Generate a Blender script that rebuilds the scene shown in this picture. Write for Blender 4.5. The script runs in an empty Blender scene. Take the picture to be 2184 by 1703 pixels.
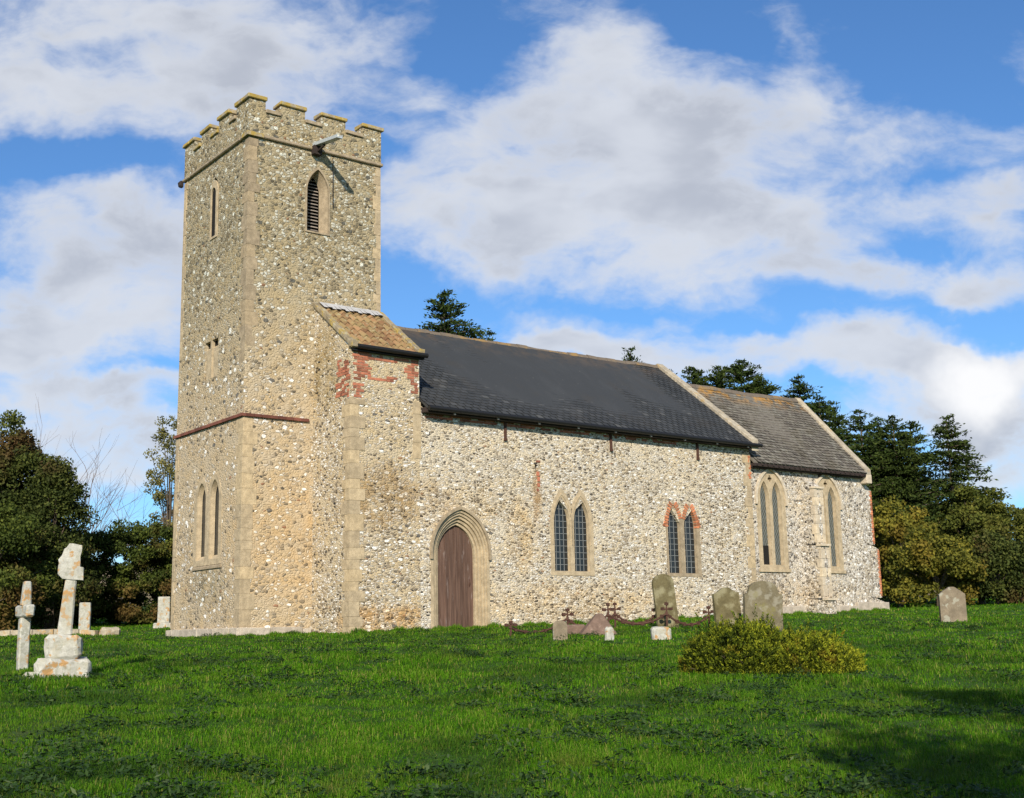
import bpy, bmesh, math, random
import numpy as np
from mathutils import Vector, Matrix
rad = math.radians
C = bpy.context
scene = C.scene
COL = scene.collection
random.seed(7)

# ------------------------------------------------------------------ camera
CAM = Vector((-13.215, -28.217, -0.175))
yaw, pitch, roll = rad(37.502), rad(10.689), rad(-1.191)
F = Vector((math.sin(yaw)*math.cos(pitch), math.cos(yaw)*math.cos(pitch), math.sin(pitch)))
R0 = Vector((math.cos(yaw), -math.sin(yaw), 0))
U0 = R0.cross(F)
Rv = R0*math.cos(roll) + U0*math.sin(roll)
Uv = U0*math.cos(roll) - R0*math.sin(roll)
cam = bpy.data.cameras.new('camera')
camo = bpy.data.objects.new('camera', cam)
COL.objects.link(camo)
m = Matrix((Rv, Uv, -F)).transposed().to_4x4()
m.translation = CAM
camo.matrix_world = m
cam.sensor_width = 36
cam.sensor_fit = 'HORIZONTAL'
cam.lens = 36*4658.4/3840
cam.clip_end = 5000
scene.camera = camo

# ------------------------------------------------------------------ view
scene.view_settings.view_transform = 'Standard'
scene.view_settings.look = 'None'
scene.view_settings.exposure = 0.48
scene.view_settings.gamma = 1.0

# ------------------------------------------------------------------ sun
SUN_EL = rad(27)
LD = Vector((0.64*math.cos(SUN_EL), 0.768*math.cos(SUN_EL), -math.sin(SUN_EL)))   # travel direction of light
sl = bpy.data.lights.new('sun', 'SUN')
sl.energy = 4.2
sl.angle = rad(0.5)
sl.color = (1.0, 0.90, 0.76)
so = bpy.data.objects.new('sun', sl)
so.rotation_euler = LD.to_track_quat('-Z', 'Y').to_euler()
COL.objects.link(so)

# ------------------------------------------------------------------ world: nishita sky with fair-weather clouds
class NT:
    def __init__(s, tree):
        s.t = tree
    def n(s, typ, ins=None, **kw):
        nd = s.t.nodes.new(typ)
        for k, v in kw.items():
            setattr(nd, k, v)
        if ins:
            for k, v in ins.items():
                sock = nd.inputs[k]
                if isinstance(v, bpy.types.NodeSocket):
                    s.t.links.new(v, sock)
                else:
                    sock.default_value = v
        return nd
    def math(s, op, a, b=0.0, c=None, clamp=False):
        ins = {0: a, 1: b}
        if c is not None:
            ins[2] = c
        return s.n('ShaderNodeMath', ins, operation=op, use_clamp=clamp).outputs[0]
    def vec(s, op, a, b=(0, 0, 0)):
        return s.n('ShaderNodeVectorMath', {0: a, 1: b}, operation=op)
    def smooth(s, v, a, b, lo=0.0, hi=1.0):
        return s.n('ShaderNodeMapRange', {0: v, 1: a, 2: b, 3: lo, 4: hi}, interpolation_type='SMOOTHSTEP').outputs[0]
    def lin(s, v, a, b, lo=0.0, hi=1.0):
        return s.n('ShaderNodeMapRange', {0: v, 1: a, 2: b, 3: lo, 4: hi}).outputs[0]
    def noise(s, vec, scale, detail=4, rough=0.55, dist=0.0, out=0):
        return s.n('ShaderNodeTexNoise', {'Vector': vec, 'Scale': scale, 'Detail': detail, 'Roughness': rough, 'Distortion': dist}).outputs[out]
    def mix(s, f, a, b, typ='MIX'):
        nd = s.t.nodes.new('ShaderNodeMix')
        nd.data_type = 'RGBA'
        nd.blend_type = typ
        for sock, v in ((nd.inputs[0], f), (nd.inputs[6], a), (nd.inputs[7], b)):
            if isinstance(v, bpy.types.NodeSocket):
                s.t.links.new(v, sock)
            elif isinstance(v, (int, float)):
                sock.default_value = v
            else:
                sock.default_value = (v[0], v[1], v[2], 1)
        return nd.outputs[2]
    def ramp(s, f, pts, interp='LINEAR'):
        nd = s.n('ShaderNodeValToRGB', {0: f})
        cr = nd.color_ramp
        cr.interpolation = interp
        while len(cr.elements) < len(pts):
            cr.elements.new(0.5)
        for e, (p, c) in zip(cr.elements, pts):
            e.position = p
            e.color = (c[0], c[1], c[2], 1)
        return nd.outputs[0]

world = bpy.data.worlds.new('World')
scene.world = world
world.use_nodes = True
wt = world.node_tree
wt.nodes.clear()
N = NT(wt)
sky = N.n('ShaderNodeTexSky', sky_type='NISHITA', sun_disc=False)
sky.sun_elevation = SUN_EL
sky.sun_rotation = math.atan2(-LD.x, -LD.y)
sky.altitude = 50
sky.air_density = 1.0
sky.dust_density = 0.3
sky.ozone_density = 2.5
d = N.n('ShaderNodeTexCoord').outputs['Generated']
H0 = Vector((math.sin(yaw)*math.cos(rad(10.7)), math.cos(yaw)*math.cos(rad(10.7)), math.sin(rad(10.7))))
dx = N.vec('DOT_PRODUCT', d, tuple(Rv)).outputs['Value']
dy = N.vec('DOT_PRODUCT', d, tuple(Uv)).outputs['Value']
dz = N.vec('DOT_PRODUCT', d, tuple(F)).outputs['Value']
dzc = N.math('MAXIMUM', dz, 0.15)
front = N.smooth(dz, 0.15, 0.4)
K = 4658.4/3840*2184/1000          # sky coordinates in thousandths of a tangent grid
X = N.math('MULTIPLY', N.math('DIVIDE', dx, dzc), K)
Y = N.math('MULTIPLY', N.math('DIVIDE', dy, dzc), K)
P = N.n('ShaderNodeCombineXYZ', {0: X, 1: Y, 2: 0.0}).outputs[0]
# warp for wispy edges
wn = N.noise(P, 2.6, 5, 0.6, out=1)
wn = N.vec('SUBTRACT', wn, (0.5, 0.5, 0.5)).outputs[0]
Pw = N.vec('MULTIPLY_ADD', wn, (0.30, 0.22, 0.0)).node if False else N.n('ShaderNodeVectorMath', {0: wn, 1: (0.42, 0.30, 0.0), 2: P}, operation='MULTIPLY_ADD')
Pw = Pw.outputs[0]
def blob(cx, cy, rx, ry, st):
    q = N.vec('SUBTRACT', Pw, ((cx-1092)/1000, (851-cy)/1000, 0)).outputs[0]
    q = N.vec('MULTIPLY', q, (1000/rx, 1000/ry, 0)).outputs[0]
    l = N.vec('LENGTH', q).outputs['Value']
    return N.smooth(l, 1.35, 0.3, 0.0, st)
blobs = [(260, 120, 520, 200, .8), (620, 190, 260, 190, .35), (120, 230, 300, 90, .25), (200, 600, 330, 190, .9), (330, 450, 180, 90, .5), (60, 720, 220, 70, .4),
         (180, 840, 300, 70, .8), (240, 945, 260, 60, .85), (180, 1020, 240, 36, .45),
         (1180, 320, 330, 170, .75), (1300, 130, 170, 150, .7), (1560, 330, 310, 190, .85), (1760, 150, 120, 90, .55), (1480, 500, 470, 100, .7),
         (1050, 480, 230, 110, .6), (1000, 560, 200, 50, .35), (2080, 450, 230, 60, .55), (1900, 590, 330, 50, .55), (1350, 600, 300, 40, .4), (2100, 560, 160, 80, .5),
         (1350, 690, 300, 40, .5), (1150, 740, 260, 40, .8), (1700, 760, 520, 60, .9), (2060, 830, 200, 130, 1.1), (2150, 960, 180, 110, .7), (1960, 700, 200, 40, .5), (2050, 300, 220, 80, .3),
         (850, 430, 120, 90, .4), (950, 250, 150, 120, .25),
         (1950, 60, 230, 130, -.5), (2030, 210, 120, 70, -.35), (1560, 40, 140, 60, -.35), (830, 590, 80, 50, -.35), (1600, 680, 160, 26, -.35), (2120, 690, 120, 24, -.3), (140, 370, 170, 45, -.45), (330, 790, 130, 22, -.35), (300, 905, 130, 14, -.2),
         (960, 170, 90, 180, -.25), (700, 330, 200, 40, -.2)]
tot = None
for b in blobs:
    v = blob(*b)
    tot = v if tot is None else N.math('ADD', tot, v)
tot = N.math('MULTIPLY', tot, front)
# elsewhere on the sky: scattered cumulus in direction space
nbig = N.noise(d, 2.2, 6, 0.55)
back = N.math('MULTIPLY', N.smooth(nbig, 0.45, 0.65), N.math('SUBTRACT', 1.0, front))
Pn = N.vec('MULTIPLY', P, (1.0, 1.7, 1.0)).outputs[0]
nf = N.noise(Pn, 4.5, 8, 0.58, 0.3)
nm = N.noise(Pn, 1.9, 5, 0.5)
fld = N.math('ADD', tot, N.math('MULTIPLY', N.math('SUBTRACT', nf, 0.5), 2.0))
fld = N.math('ADD', fld, N.math('MULTIPLY', N.math('SUBTRACT', nm, 0.5), 0.5))
Ps = N.vec('MULTIPLY', Pw, (0.9, 3.4, 1.0)).outputs[0]
streak = N.noise(Ps, 3.2, 7, 0.6, 0.2)
fld = N.math('ADD', fld, N.math('MULTIPLY', N.math('SUBTRACT', streak, 0.5), 1.1))
mask = N.smooth(fld, -0.10, 0.98)
mask = N.math('ADD', N.math('MULTIPLY', mask, front), back, clamp=True)
mask = N.math('MULTIPLY', mask, 0.93)
thick = N.smooth(fld, 0.45, 1.25)
ng = N.noise(Pn, 3.1, 4, 0.5, 0.2)
grey = N.math('MULTIPLY', thick, N.smooth(ng, 0.38, 0.62, 0.25, 1.0))
sep = N.n('ShaderNodeSeparateXYZ', {0: d}).outputs[2]
cloud_lit = N.mix(grey, (7.7, 8.0, 8.6), (5.2, 5.5, 6.2))
# brilliant cloud low in the east
bright = blob(2080, 800, 150, 110, 1.0)
cloud_lit = N.mix(N.math('MULTIPLY', bright, front, clamp=True), cloud_lit, (10.6, 10.4, 10.2))
skyc = N.mix(1.0, sky.outputs[0], (0.74, 1.12, 1.50), 'MULTIPLY')
out = N.mix(mask, skyc, cloud_lit)
bg = N.n('ShaderNodeBackground', {0: out, 1: 0.070})
wo = N.n('ShaderNodeOutputWorld', {0: bg.outputs[0]})
world.cycles.sampling_method = 'MANUAL'
world.cycles.sample_map_resolution = 512

# ------------------------------------------------------------------ object helpers
def tag(o, label=None, cat=None, group=None, kind=None):
    if label: o['label'] = label
    if cat: o['category'] = cat
    if group: o['group'] = group
    if kind: o['kind'] = kind
    return o

def empty(name, loc=(0, 0, 0), rz=0.0, parent=None):
    o = bpy.data.objects.new(name, None)
    o.location = loc
    o.rotation_euler = (0, 0, rz)
    o.empty_display_size = 0.2
    COL.objects.link(o)
    if parent: o.parent = parent
    return o

def link_mesh(name, me, mat, parent=None):
    o = bpy.data.objects.new(name, me)
    COL.objects.link(o)
    if mat is not None:
        me.materials.append(mat)
    if parent is not None:
        o.parent = parent
    return o

class MB:
    """collects simple solids and links them as one mesh"""
    def __init__(s, mp=None):
        s.v = []; s.f = []; s.t = []; s.mp = mp; s.tint = 0.5
    def add(s, vs, fs):
        b = len(s.v)
        if s.mp: vs = [s.mp(*p) for p in vs]
        s.v += [tuple(p) for p in vs]
        s.f += [tuple(i+b for i in f) for f in fs]
        s.t += [s.tint]*len(fs)
    def box(s, x0, x1, y0, y1, z0, z1, j=0.0):
        r = lambda: random.uniform(-j, j) if j else 0
        vs = [(x+r(), y+r(), z+r()) for z in (z0, z1) for (x, y) in ((x0, y0), (x1, y0), (x1, y1), (x0, y1))]
        s.add(vs, [(0, 3, 2, 1), (4, 5, 6, 7), (0, 1, 5, 4), (1, 2, 6, 5), (2, 3, 7, 6), (3, 0, 4, 7)])
    def prism(s, poly, w0, w1):
        """poly of (u,v), extruded from w0 to w1 along third axis (w)"""
        n = len(poly)
        vs = [(u, v, w0) for u, v in poly] + [(u, v, w1) for u, v in poly]
        fs = [tuple(range(n)), tuple(range(2*n-1, n-1, -1))] + [(i, i+n, (i+1) % n+n, (i+1) % n) for i in range(n)]
        s.add(vs, fs)
    def loft(s, A, B, closed=True):
        n = len(A)
        s.add(list(A)+list(B), [(i, (i+1) % n, (i+1) % n+n, i+n) for i in range(n if closed else n-1)])
    def tube(s, pts, r, sides=8, r2=None):
        pts = [Vector(p) for p in pts]
        n = len(pts); ring = []
        for i, p in enumerate(pts):
            t = (pts[min(i+1, n-1)]-pts[max(i-1, 0)]).normalized()
            a = t.orthogonal().normalized(); b = t.cross(a)
            rr = r if r2 is None else r+(r2-r)*i/max(1, n-1)
            ring += [p+(a*math.cos(k*2*math.pi/sides)+b*math.sin(k*2*math.pi/sides))*rr for k in range(sides)]
        fs = [(i*sides+k, i*sides+(k+1) % sides, (i+1)*sides+(k+1) % sides, (i+1)*sides+k) for i in range(n-1) for k in range(sides)]
        fs += [tuple(range(sides-1, -1, -1)), tuple(range((n-1)*sides, n*sides))]
        s.add(ring, fs)
    def mesh(s, name, bevel=0.0, smooth=False):
        me = bpy.data.meshes.new(name)
        me.from_pydata(s.v, [], s.f)
        bm = bmesh.new(); bm.from_mesh(me)
        lay = bm.faces.layers.float.new('t_') if False else None
        bmesh.ops.recalc_face_normals(bm, faces=bm.faces)
        bm.to_mesh(me); bm.free()
        at = me.attributes.new('tint', 'FLOAT', 'FACE')
        at.data.foreach_set('value', s.t)
        if bevel > 0:
            bm = bmesh.new(); bm.from_mesh(me)
            bmesh.ops.bevel(bm, geom=list(bm.edges), offset=bevel, segments=1, affect='EDGES', clamp_overlap=True)
            bm.to_mesh(me); bm.free()
        if smooth:
            me.polygons.foreach_set('use_smooth', [True]*len(me.polygons))
        me.update()
        return me
    def build(s, name, mat, parent=None, bevel=0.0, smooth=False):
        return link_mesh(name, s.mesh(name, bevel, smooth), mat, parent)

# ------------------------------------------------------------------ materials
def mat_new(name):
    mt = bpy.data.materials.new(name)
    mt.use_nodes = True
    mt.node_tree.nodes.clear()
    return mt, NT(mt.node_tree)
def finish(N, color, rough=0.9, height=None, bump=0.5, dist=0.02, spec=0.3, metal=0.0):
    ins = {'Base Color': color, 'Roughness': rough, 'Specular IOR Level': spec, 'Metallic': metal}
    p = N.n('ShaderNodeBsdfPrincipled')
    for k, v in ins.items():
        if isinstance(v, bpy.types.NodeSocket): N.t.links.new(v, p.inputs[k])
        elif isinstance(v, (int, float)): p.inputs[k].default_value = v
        else: p.inputs[k].default_value = (v[0], v[1], v[2], 1)
    if height is not None:
        b = N.n('ShaderNodeBump', {'Strength': bump, 'Distance': dist, 'Height': height})
        N.t.links.new(b.outputs[0], p.inputs['Normal'])
    o = N.n('ShaderNodeOutputMaterial', {0: p.outputs[0]})
    return p
def objco(N):
    return N.n('ShaderNodeTexCoord').outputs['Object']
def blob3(N, co, c, r):
    q = N.vec('SUBTRACT', co, c).outputs[0]
    q = N.vec('MULTIPLY', q, (1/r[0], 1/r[1], 1/r[2])).outputs[0]
    return N.smooth(N.vec('LENGTH', q).outputs['Value'], 1.3, 0.5)

def flint_mat(name, mortar, pal, scale, dens, course, stains=(), bump=0.9, zsplit=None, big_share=.16):
    mt, N = mat_new(name)
    co = objco(N)
    w = N.noise(co, 5.0, 2, 0.5, out=1)
    w = N.vec('SUBTRACT', w, (.5, .5, .5)).outputs[0]
    cw = N.n('ShaderNodeVectorMath', {0: w, 1: (0.10, 0.10, 0.07), 2: co}, operation='MULTIPLY_ADD').outputs[0]
    cw = N.vec('MULTIPLY', cw, (1, 1, course)).outputs[0]
    v1 = N.n('ShaderNodeTexVoronoi', {'Vector': cw, 'Scale': scale, 'Randomness': 0.9})
    v2 = N.n('ShaderNodeTexVoronoi', {'Vector': cw, 'Scale': scale, 'Randomness': 0.9}, feature='DISTANCE_TO_EDGE')
    sp = N.n('ShaderNodeSeparateColor', {0: v1.outputs['Color']})
    r1, r2, r3 = sp.outputs[0], sp.outputs[1], sp.outputs[2]
    big = N.noise(co, 0.55, 4, 0.6)
    mid = N.noise(co, 2.2, 4, 0.6)
    thr = N.math('ADD', N.math('MULTIPLY', mid, 0.10), 0.005)
    body = N.smooth(N.math('SUBTRACT', v2.outputs['Distance'], thr), 0.0, 0.05)
    dn = N.math('ADD', N.math('MULTIPLY', N.math('SUBTRACT', big, 0.5), 1.7), dens)
    if zsplit is not None:                       # building stages: more stone shows above than below
        z = N.n('ShaderNodeSeparateXYZ', {0: co}).outputs[2]
        dn = N.math('ADD', dn, N.smooth(z, zsplit[0], zsplit[1], 0.0, zsplit[2]))
    on = N.smooth(N.math('SUBTRACT', dn, r2), -0.02, 0.02)
    isf = N.math('MULTIPLY', body, on)
    stone = N.ramp(r1, pal, 'CONSTANT')
    fine = N.noise(co, 45, 3, 0.7)
    stone = N.mix(0.45, stone, N.ramp(fine, [(0.3, (0.25, 0.25, 0.25)), (0.7, (1, 1, 1))]), 'MULTIPLY')
    stone = N.mix(N.math('MULTIPLY', r3, 0.35), stone, (0.46, 0.36, 0.23))
    mfine = N.noise(co, 22, 5, 0.7)
    mo = N.mix(mfine, tuple(c*0.74 for c in mortar), tuple(min(1, c*1.3) for c in mortar))
    mo = N.mix(N.smooth(mid, 0.35, 0.7, 0, 0.6), mo, (mortar[0]*1.1, mortar[1]*1.0, mortar[2]*0.8))
    col = N.mix(isf, mo, stone)
    # scattered larger flints among the small ones
    v3 = N.n('ShaderNodeTexVoronoi', {'Vector': cw, 'Scale': scale*.52, 'Randomness': 1.0})
    s3 = N.n('ShaderNodeSeparateColor', {0: v3.outputs['Color']})
    bigf = N.math('MULTIPLY', N.smooth(v3.outputs['Distance'], 0.43, 0.36), N.smooth(s3.outputs[0], big_share, big_share-.01))
    col = N.mix(bigf, col, N.ramp(s3.outputs[1], [(0, (.16, .15, .135)), (.12, (.40, .34, .26)), (.3, (.64, .60, .52)), (.5, (.88, .86, .81))], 'CONSTANT'))
    isf = N.math('MAXIMUM', isf, bigf)
    if zsplit is not None and zsplit[2] > 0:     # older, greyer stonework of the upper stage
        col = N.mix(N.smooth(z, zsplit[0]-1.5, zsplit[1]), col, (.74, .76, .70), 'MULTIPLY')
    for kind, c, r, f, tintc in stains:
        b = blob3(N, co, c, r)
        b = N.math('MULTIPLY', b, N.smooth(N.noise(co, 3.0, 5, 0.65), 0.35, 0.62, 0.15, f))
        col = N.mix(b, col, tintc, 'MULTIPLY' if kind == 'mul' else 'MIX')
    wash = N.smooth(N.noise(co, 1.1, 6, 0.65), 0.3, 0.75)
    col = N.mix(N.math('MULTIPLY', wash, 0.35), col, (0.80, 0.74, 0.64), 'MULTIPLY')
    h = N.math('ADD', N.math('MULTIPLY', isf, 0.8), N.math('MULTIPLY', mfine, 0.35))
    h = N.math('ADD', h, N.math('MULTIPLY', N.smooth(v2.outputs['Distance'], 0.0, 0.25), 0.5))
    finish(N, col, 0.88, h, bump, 0.026, 0.2)
    return mt

PAL_T = [(0, (.09, .085, .075)), (.08, (.20, .175, .135)), (.19, (.33, .28, .205)), (.34, (.46, .40, .31)), (.52, (.62, .57, .48)), (.72, (.86, .84, .79)), (.985, (.36, .19, .12))]
PAL_N = [(0, (.045, .045, .05)), (.13, (.14, .125, .11)), (.23, (.30, .255, .20)), (.34, (.50, .45, .37)), (.48, (.70, .66, .58)), (.66, (.90, .88, .83)), (.985, (.36, .2, .12))]
PAL_C = [(0, (.05, .05, .06)), (.15, (.17, .165, .16)), (.30, (.36, .34, .31)), (.48, (.58, .56, .52)), (.66, (.84, .83, .80))]
M = {}
M['tower'] = flint_mat('tower_flint', (.46, .38, .265), PAL_T, 10.2, 0.30, 1.45, big_share=.10, zsplit=(6.0, 10.5, 0.40),
    stains=[('mul', (1.2, 0, 2.3), (1.6, 1.5, 1.8), .6, (1.1, .95, .74)), ('mul', (2.6, -.4, 6.9), (.5, .8, 1.3), .9, (.55, .48, .36)),
            ('mul', (0, 1.9, 1.2), (.6, 1.2, .5), .8, (.72, .74, .70))])
M['lean'] = flint_mat('lean_to_flint', (.51, .43, .30), PAL_N, 10.2, 0.64, 2.0, zsplit=(5.2, 6.5, -0.25),
    stains=[('mul', (2.9, -1.9, 3.2), (1.3, 1, .85), .8, (.66, .54, .38)), ('mul', (3.0, -1.9, .2), (1.6, 1, .4), .9, (.95, .70, .42)),
            ('mul', (2, -.6, 6.6), (.4, .7, 1.2), .9, (.6, .55, .42))])
M['nave'] = flint_mat('nave_flint', (.60, .535, .42), PAL_N, 10.5, 0.74, 2.2,
    stains=[('mul', (4.3, -1.9, 3.1), (.8, 1, .7), .7, (.72, .6, .44)), ('mix', (7.85, -1.85, 3.5), (.16, .6, .75), .75, (.42, .26, .11)),
            ('mul', (9.5, -1.85, .6), (4.5, 1, .55), .7, (1.05, .90, .68)), ('mul', (7.3, -1.85, 2.4), (.5, 1, 1.1), .7, (.95, .78, .52)),
            ('mul', (5.9, -1.85, 3.2), (1.2, 1, .6), .5, (.95, .82, .6))])
M['chancel'] = flint_mat('chancel_flint', (.56, .51, .43), PAL_C, 12.0, 0.80, 1.3,
    stains=[('mul', (18, -1.7, .9), (4, 1, .5), .7, (.9, .8, .66))])

def stone_mat(name, col, var=0.3, lich=None, scale=6, coords=1, dark=(.5, .45, .36)):
    mt, N = mat_new(name)
    co = objco(N)
    t = N.n('ShaderNodeAttribute', attribute_name='tint').outputs['Fac']
    a = N.noise(co, scale, 6, 0.65)
    b = N.noise(co, scale*6, 4, 0.7)
    c = N.mix(N.smooth(a, 0.3, 0.75), tuple(x*(1-var) for x in col), tuple(min(1, x*(1+var*.6)) for x in col))
    c = N.mix(N.smooth(b, 0.45, 0.75, 0, .45), c, tuple(col[i]*dark[i] for i in range(3)))
    c = N.mix(1.0, c, N.ramp(t, [(0, (.86, .85, .84)), (.5, (1, 1, 1)), (1, (1.1, 1.07, 1.0))]), 'MULTIPLY')
    if lich:
        for k, (lc, sc, lo, hi, f) in enumerate(lich):
            off = N.vec('ADD', co, (3.7*k+1, 7.1*k, 2.3*k)).outputs[0]
            c = N.mix(N.smooth(N.noise(off, sc, 5, 0.6), lo, hi, 0, f), c, lc)
    finish(N, c, 0.9, N.math('ADD', a, N.math('MULTIPLY', b, .5)), 0.6, 0.02)
    return mt
M['lime'] = stone_mat('limestone', (.47, .38, .25), .28)
M['lime_dark'] = stone_mat('weathered_limestone', (.36, .29, .195), .3)
M['lime_pale'] = stone_mat('pale_limestone', (.58, .50, .38), .25)
M['coping'] = stone_mat('lichened_coping', (.36, .30, .20), .3, [((.36, .25, .045), 5, .42, .55, .85), ((.42, .36, .16), 9, .55, .65, .6)])
M['string'] = stone_mat('string_stone', (.36, .29, .20), .3, [((.34, .27, .08), 4, .60, .68, .5)])
M['gablecop'] = stone_mat('gable_coping', (.44, .39, .30), .3, [((.42, .27, .08), 3, .58, .68, .6)])
M['verge'] = stone_mat('verge_stone', (.30, .25, .165), .3, [((.36, .26, .06), 5, .5, .62, .8), ((.40, .38, .28), 7, .56, .66, .6)])
M['plinth'] = stone_mat('plinth_stone', (.50, .44, .36), .25)
M['grave_white'] = stone_mat('lichened_white_stone', (.46, .455, .40), .28, [((.40, .21, .055), 7.5, .54, .60, .85), ((.27, .27, .21), 15, .55, .62, .7), ((.38, .36, .28), 5, .5, .65, .6)], 9)
M['grave_olive'] = stone_mat('algae_stone', (.135, .115, .055), .3, [((.30, .28, .17), 3, .5, .65, .6)], 4)
M['grave_grey'] = stone_mat('grey_headstone', (.175, .15, .092), .3, [((.28, .26, .20), 3.2, .52, .62, .7), ((.19, .17, .05), 2.3, .55, .68, .6)], 5)
M['grave_brown'] = stone_mat('brown_headstone', (.22, .18, .125), .3, [((.36, .36, .29), 4, .55, .62, .6)], 5)
M['slab'] = stone_mat('purple_brown_slab', (.17, .115, .088), .25, [((.33, .25, .2), 6, .55, .7, .5)], 6)
M['kerb'] = stone_mat('kerb_stone', (.42, .37, .28), .3, [((.42, .24, .07), 5, .5, .6, .6)], 8)

def simple_mat(name, col, rough=0.7, var=0.25, scale=8, spec=0.3, bump=0.3, metal=0, tint=True):
    mt, N = mat_new(name)
    co = objco(N)
    a = N.noise(co, scale, 5, 0.65)
    c = N.mix(a, tuple(x*(1-var*1.5) for x in col), tuple(min(1, x*(1+var*1.5)) for x in col))
    if tint:
        t = N.n('ShaderNodeAttribute', attribute_name='tint').outputs['Fac']
        c = N.mix(1.0, c, N.ramp(t, [(0, (.6, .6, .6)), (.5, (1, 1, 1)), (1, (1.35, 1.3, 1.25))]), 'MULTIPLY')
    finish(N, c, rough, a, bump, 0.01, spec, metal)
    return mt
M['brick'] = simple_mat('red_brick', (.33, .125, .075), .9, .3, 14)
M['brick_orange'] = simple_mat('orange_brick', (.46, .175, .085), .9, .25, 14)
M['brick_dark'] = simple_mat('string_tile', (.17, .065, .045), .9, .3, 8)
M['iron'] = simple_mat('rusty_iron', (.075, .036, .025), .85, .4, 20)
M['gutter'] = simple_mat('black_gutter', (.012, .012, .012), .5, .2, 10)
M['bracket'] = simple_mat('pale_bracket', (.25, .25, .24), .7, .2, 10)
M['timber_dark'] = simple_mat('dark_fascia', (.035, .025, .022), .8, .4, 10)
M['lead'] = simple_mat('lead_flashing', (.42, .42, .42), .6, .2, 5)
M['louvre'] = simple_mat('weathered_louvre', (.27, .235, .20), .9, .3, 12)
M['leadbar'] = simple_mat('lead_bars', (.20, .215, .215), .6, .1, 10)
M['void'] = simple_mat('dark_recess', (.012, .011, .01), .9, .1, 5)
M['spout'] = simple_mat('lead_spout', (.38, .42, .44), .5, .2, 8)

def glass_mat():
    mt, N = mat_new('old_glass')
    co = objco(N)
    a = N.noise(co, 3.0, 3, 0.6)
    c = N.mix(a, (.006, .008, .011), (.022, .028, .032))
    v = N.n('ShaderNodeTexVoronoi', {'Vector': co, 'Scale': 7.0})
    finish(N, c, 0.18, N.n('ShaderNodeSeparateColor', {0: v.outputs['Color']}).outputs[0], 0.25, 0.01, 0.5)
    return mt
M['glass'] = glass_mat()
def dull_glass():
    mt, N = mat_new('leaded_glass')
    co = objco(N)
    a = N.noise(co, 4.0, 3, 0.6)
    c = N.mix(a, (.03, .035, .03), (.12, .13, .105))
    finish(N, c, 0.35, a, 0.3, 0.01, 0.5)
    return mt
M['glass_dull'] = dull_glass()

def door_mat():
    mt, N = mat_new('door_boards')
    co = objco(N)
    st = N.vec('MULTIPLY', co, (14, 14, .8)).outputs[0]
    a = N.noise(st, 1.6, 5, 0.65)
    c = N.mix(N.smooth(a, .3, .7), (.075, .042, .030), (.145, .088, .064))
    b = N.noise(N.vec('MULTIPLY', co, (9, 9, 1.3)).outputs[0], 1.5, 4, 0.6)
    c = N.mix(N.smooth(b, .62, .72, 0, .55), c, (.27, .22, .20))
    t = N.n('ShaderNodeAttribute', attribute_name='tint').outputs['Fac']
    c = N.mix(1.0, c, N.ramp(t, [(0, (.75, .75, .75)), (1, (1.2, 1.2, 1.2))]), 'MULTIPLY')
    finish(N, c, 0.75, a, 0.4, 0.01)
    return mt
M['door'] = door_mat()

def slate_mat():
    mt, N = mat_new('slate')
    co = objco(N)
    t = N.n('ShaderNodeAttribute', attribute_name='tint').outputs['Fac']
    c = N.ramp(t, [(0, (.034, .037, .039)), (.5, (.043, .046, .048)), (.95, (.053, .056, .058)), (.97, (.075, .077, .077)), (1, (.085, .087, .085))])
    st = N.noise(N.vec('MULTIPLY', co, (1, .4, .4)).outputs[0], 1.2, 6, 0.7)
    c = N.mix(N.smooth(st, .45, .75, 0, .3), c, (.075, .078, .08))
    c = N.mix(N.smooth(N.noise(co, .9, 5, .6), .52, .7, 0, .3), c, (.055, .048, .038))
    z = N.n('ShaderNodeSeparateXYZ', {0: co}).outputs[2]
    ridge = N.math('MULTIPLY', N.smooth(z, 8.0, 8.8), N.smooth(N.noise(co, 2.2, 5, .65), .42, .62))
    c = N.mix(N.math('MULTIPLY', ridge, .5), c, (.12, .085, .055))
    spots = N.smooth(N.noise(co, 14, 3, .5), .70, .76, 0, .6)
    c = N.mix(spots, c, (.2, .2, .18))
    finish(N, c, 0.7, N.noise(co, 30, 3, .6), 0.4, 0.01, 0.2)
    return mt
M['slate'] = slate_mat()
def stonetile_mat():
    mt, N = mat_new('old_tiles')
    co = objco(N)
    t = N.n('ShaderNodeAttribute', attribute_name='tint').outputs['Fac']
    c = N.ramp(t, [(0, (.095, .082, .070)), (.4, (.135, .12, .10)), (.8, (.165, .15, .122)), (1, (.20, .19, .16))])
    b = N.noise(co, 9, 5, .7)
    c = N.mix(N.smooth(b, .5, .7, 0, .6), c, (.22, .215, .17))
    c = N.mix(N.smooth(N.noise(co, 1.4, 4, .6), .5, .7, 0, .4), c, (.10, .085, .05))
    z = N.n('ShaderNodeSeparateXYZ', {0: co}).outputs[2]
    r = N.math('MULTIPLY', N.smooth(z, 7.35, 8.05), N.smooth(N.noise(co, 2.0, 5, .6), .46, .56))
    c = N.mix(N.math('MULTIPLY', r, .9), c, (.42, .22, .045))
    finish(N, c, 0.9, b, 0.6, 0.02)
    return mt
M['oldtile'] = stonetile_mat()
def ridge_mat():
    mt, N = mat_new('ridge_tiles')
    co = objco(N)
    c = N.mix(N.noise(co, 6, 5, .7), (.09, .075, .06), (.2, .16, .12))
    c = N.mix(N.smooth(N.noise(co, 1.2, 5, .65), .50, .60, 0, .75), c, (.30, .185, .06))
    finish(N, c, 0.9, N.noise(co, 12, 4, .6), 0.5, 0.02)
    return mt
M['ridge'] = ridge_mat()
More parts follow.
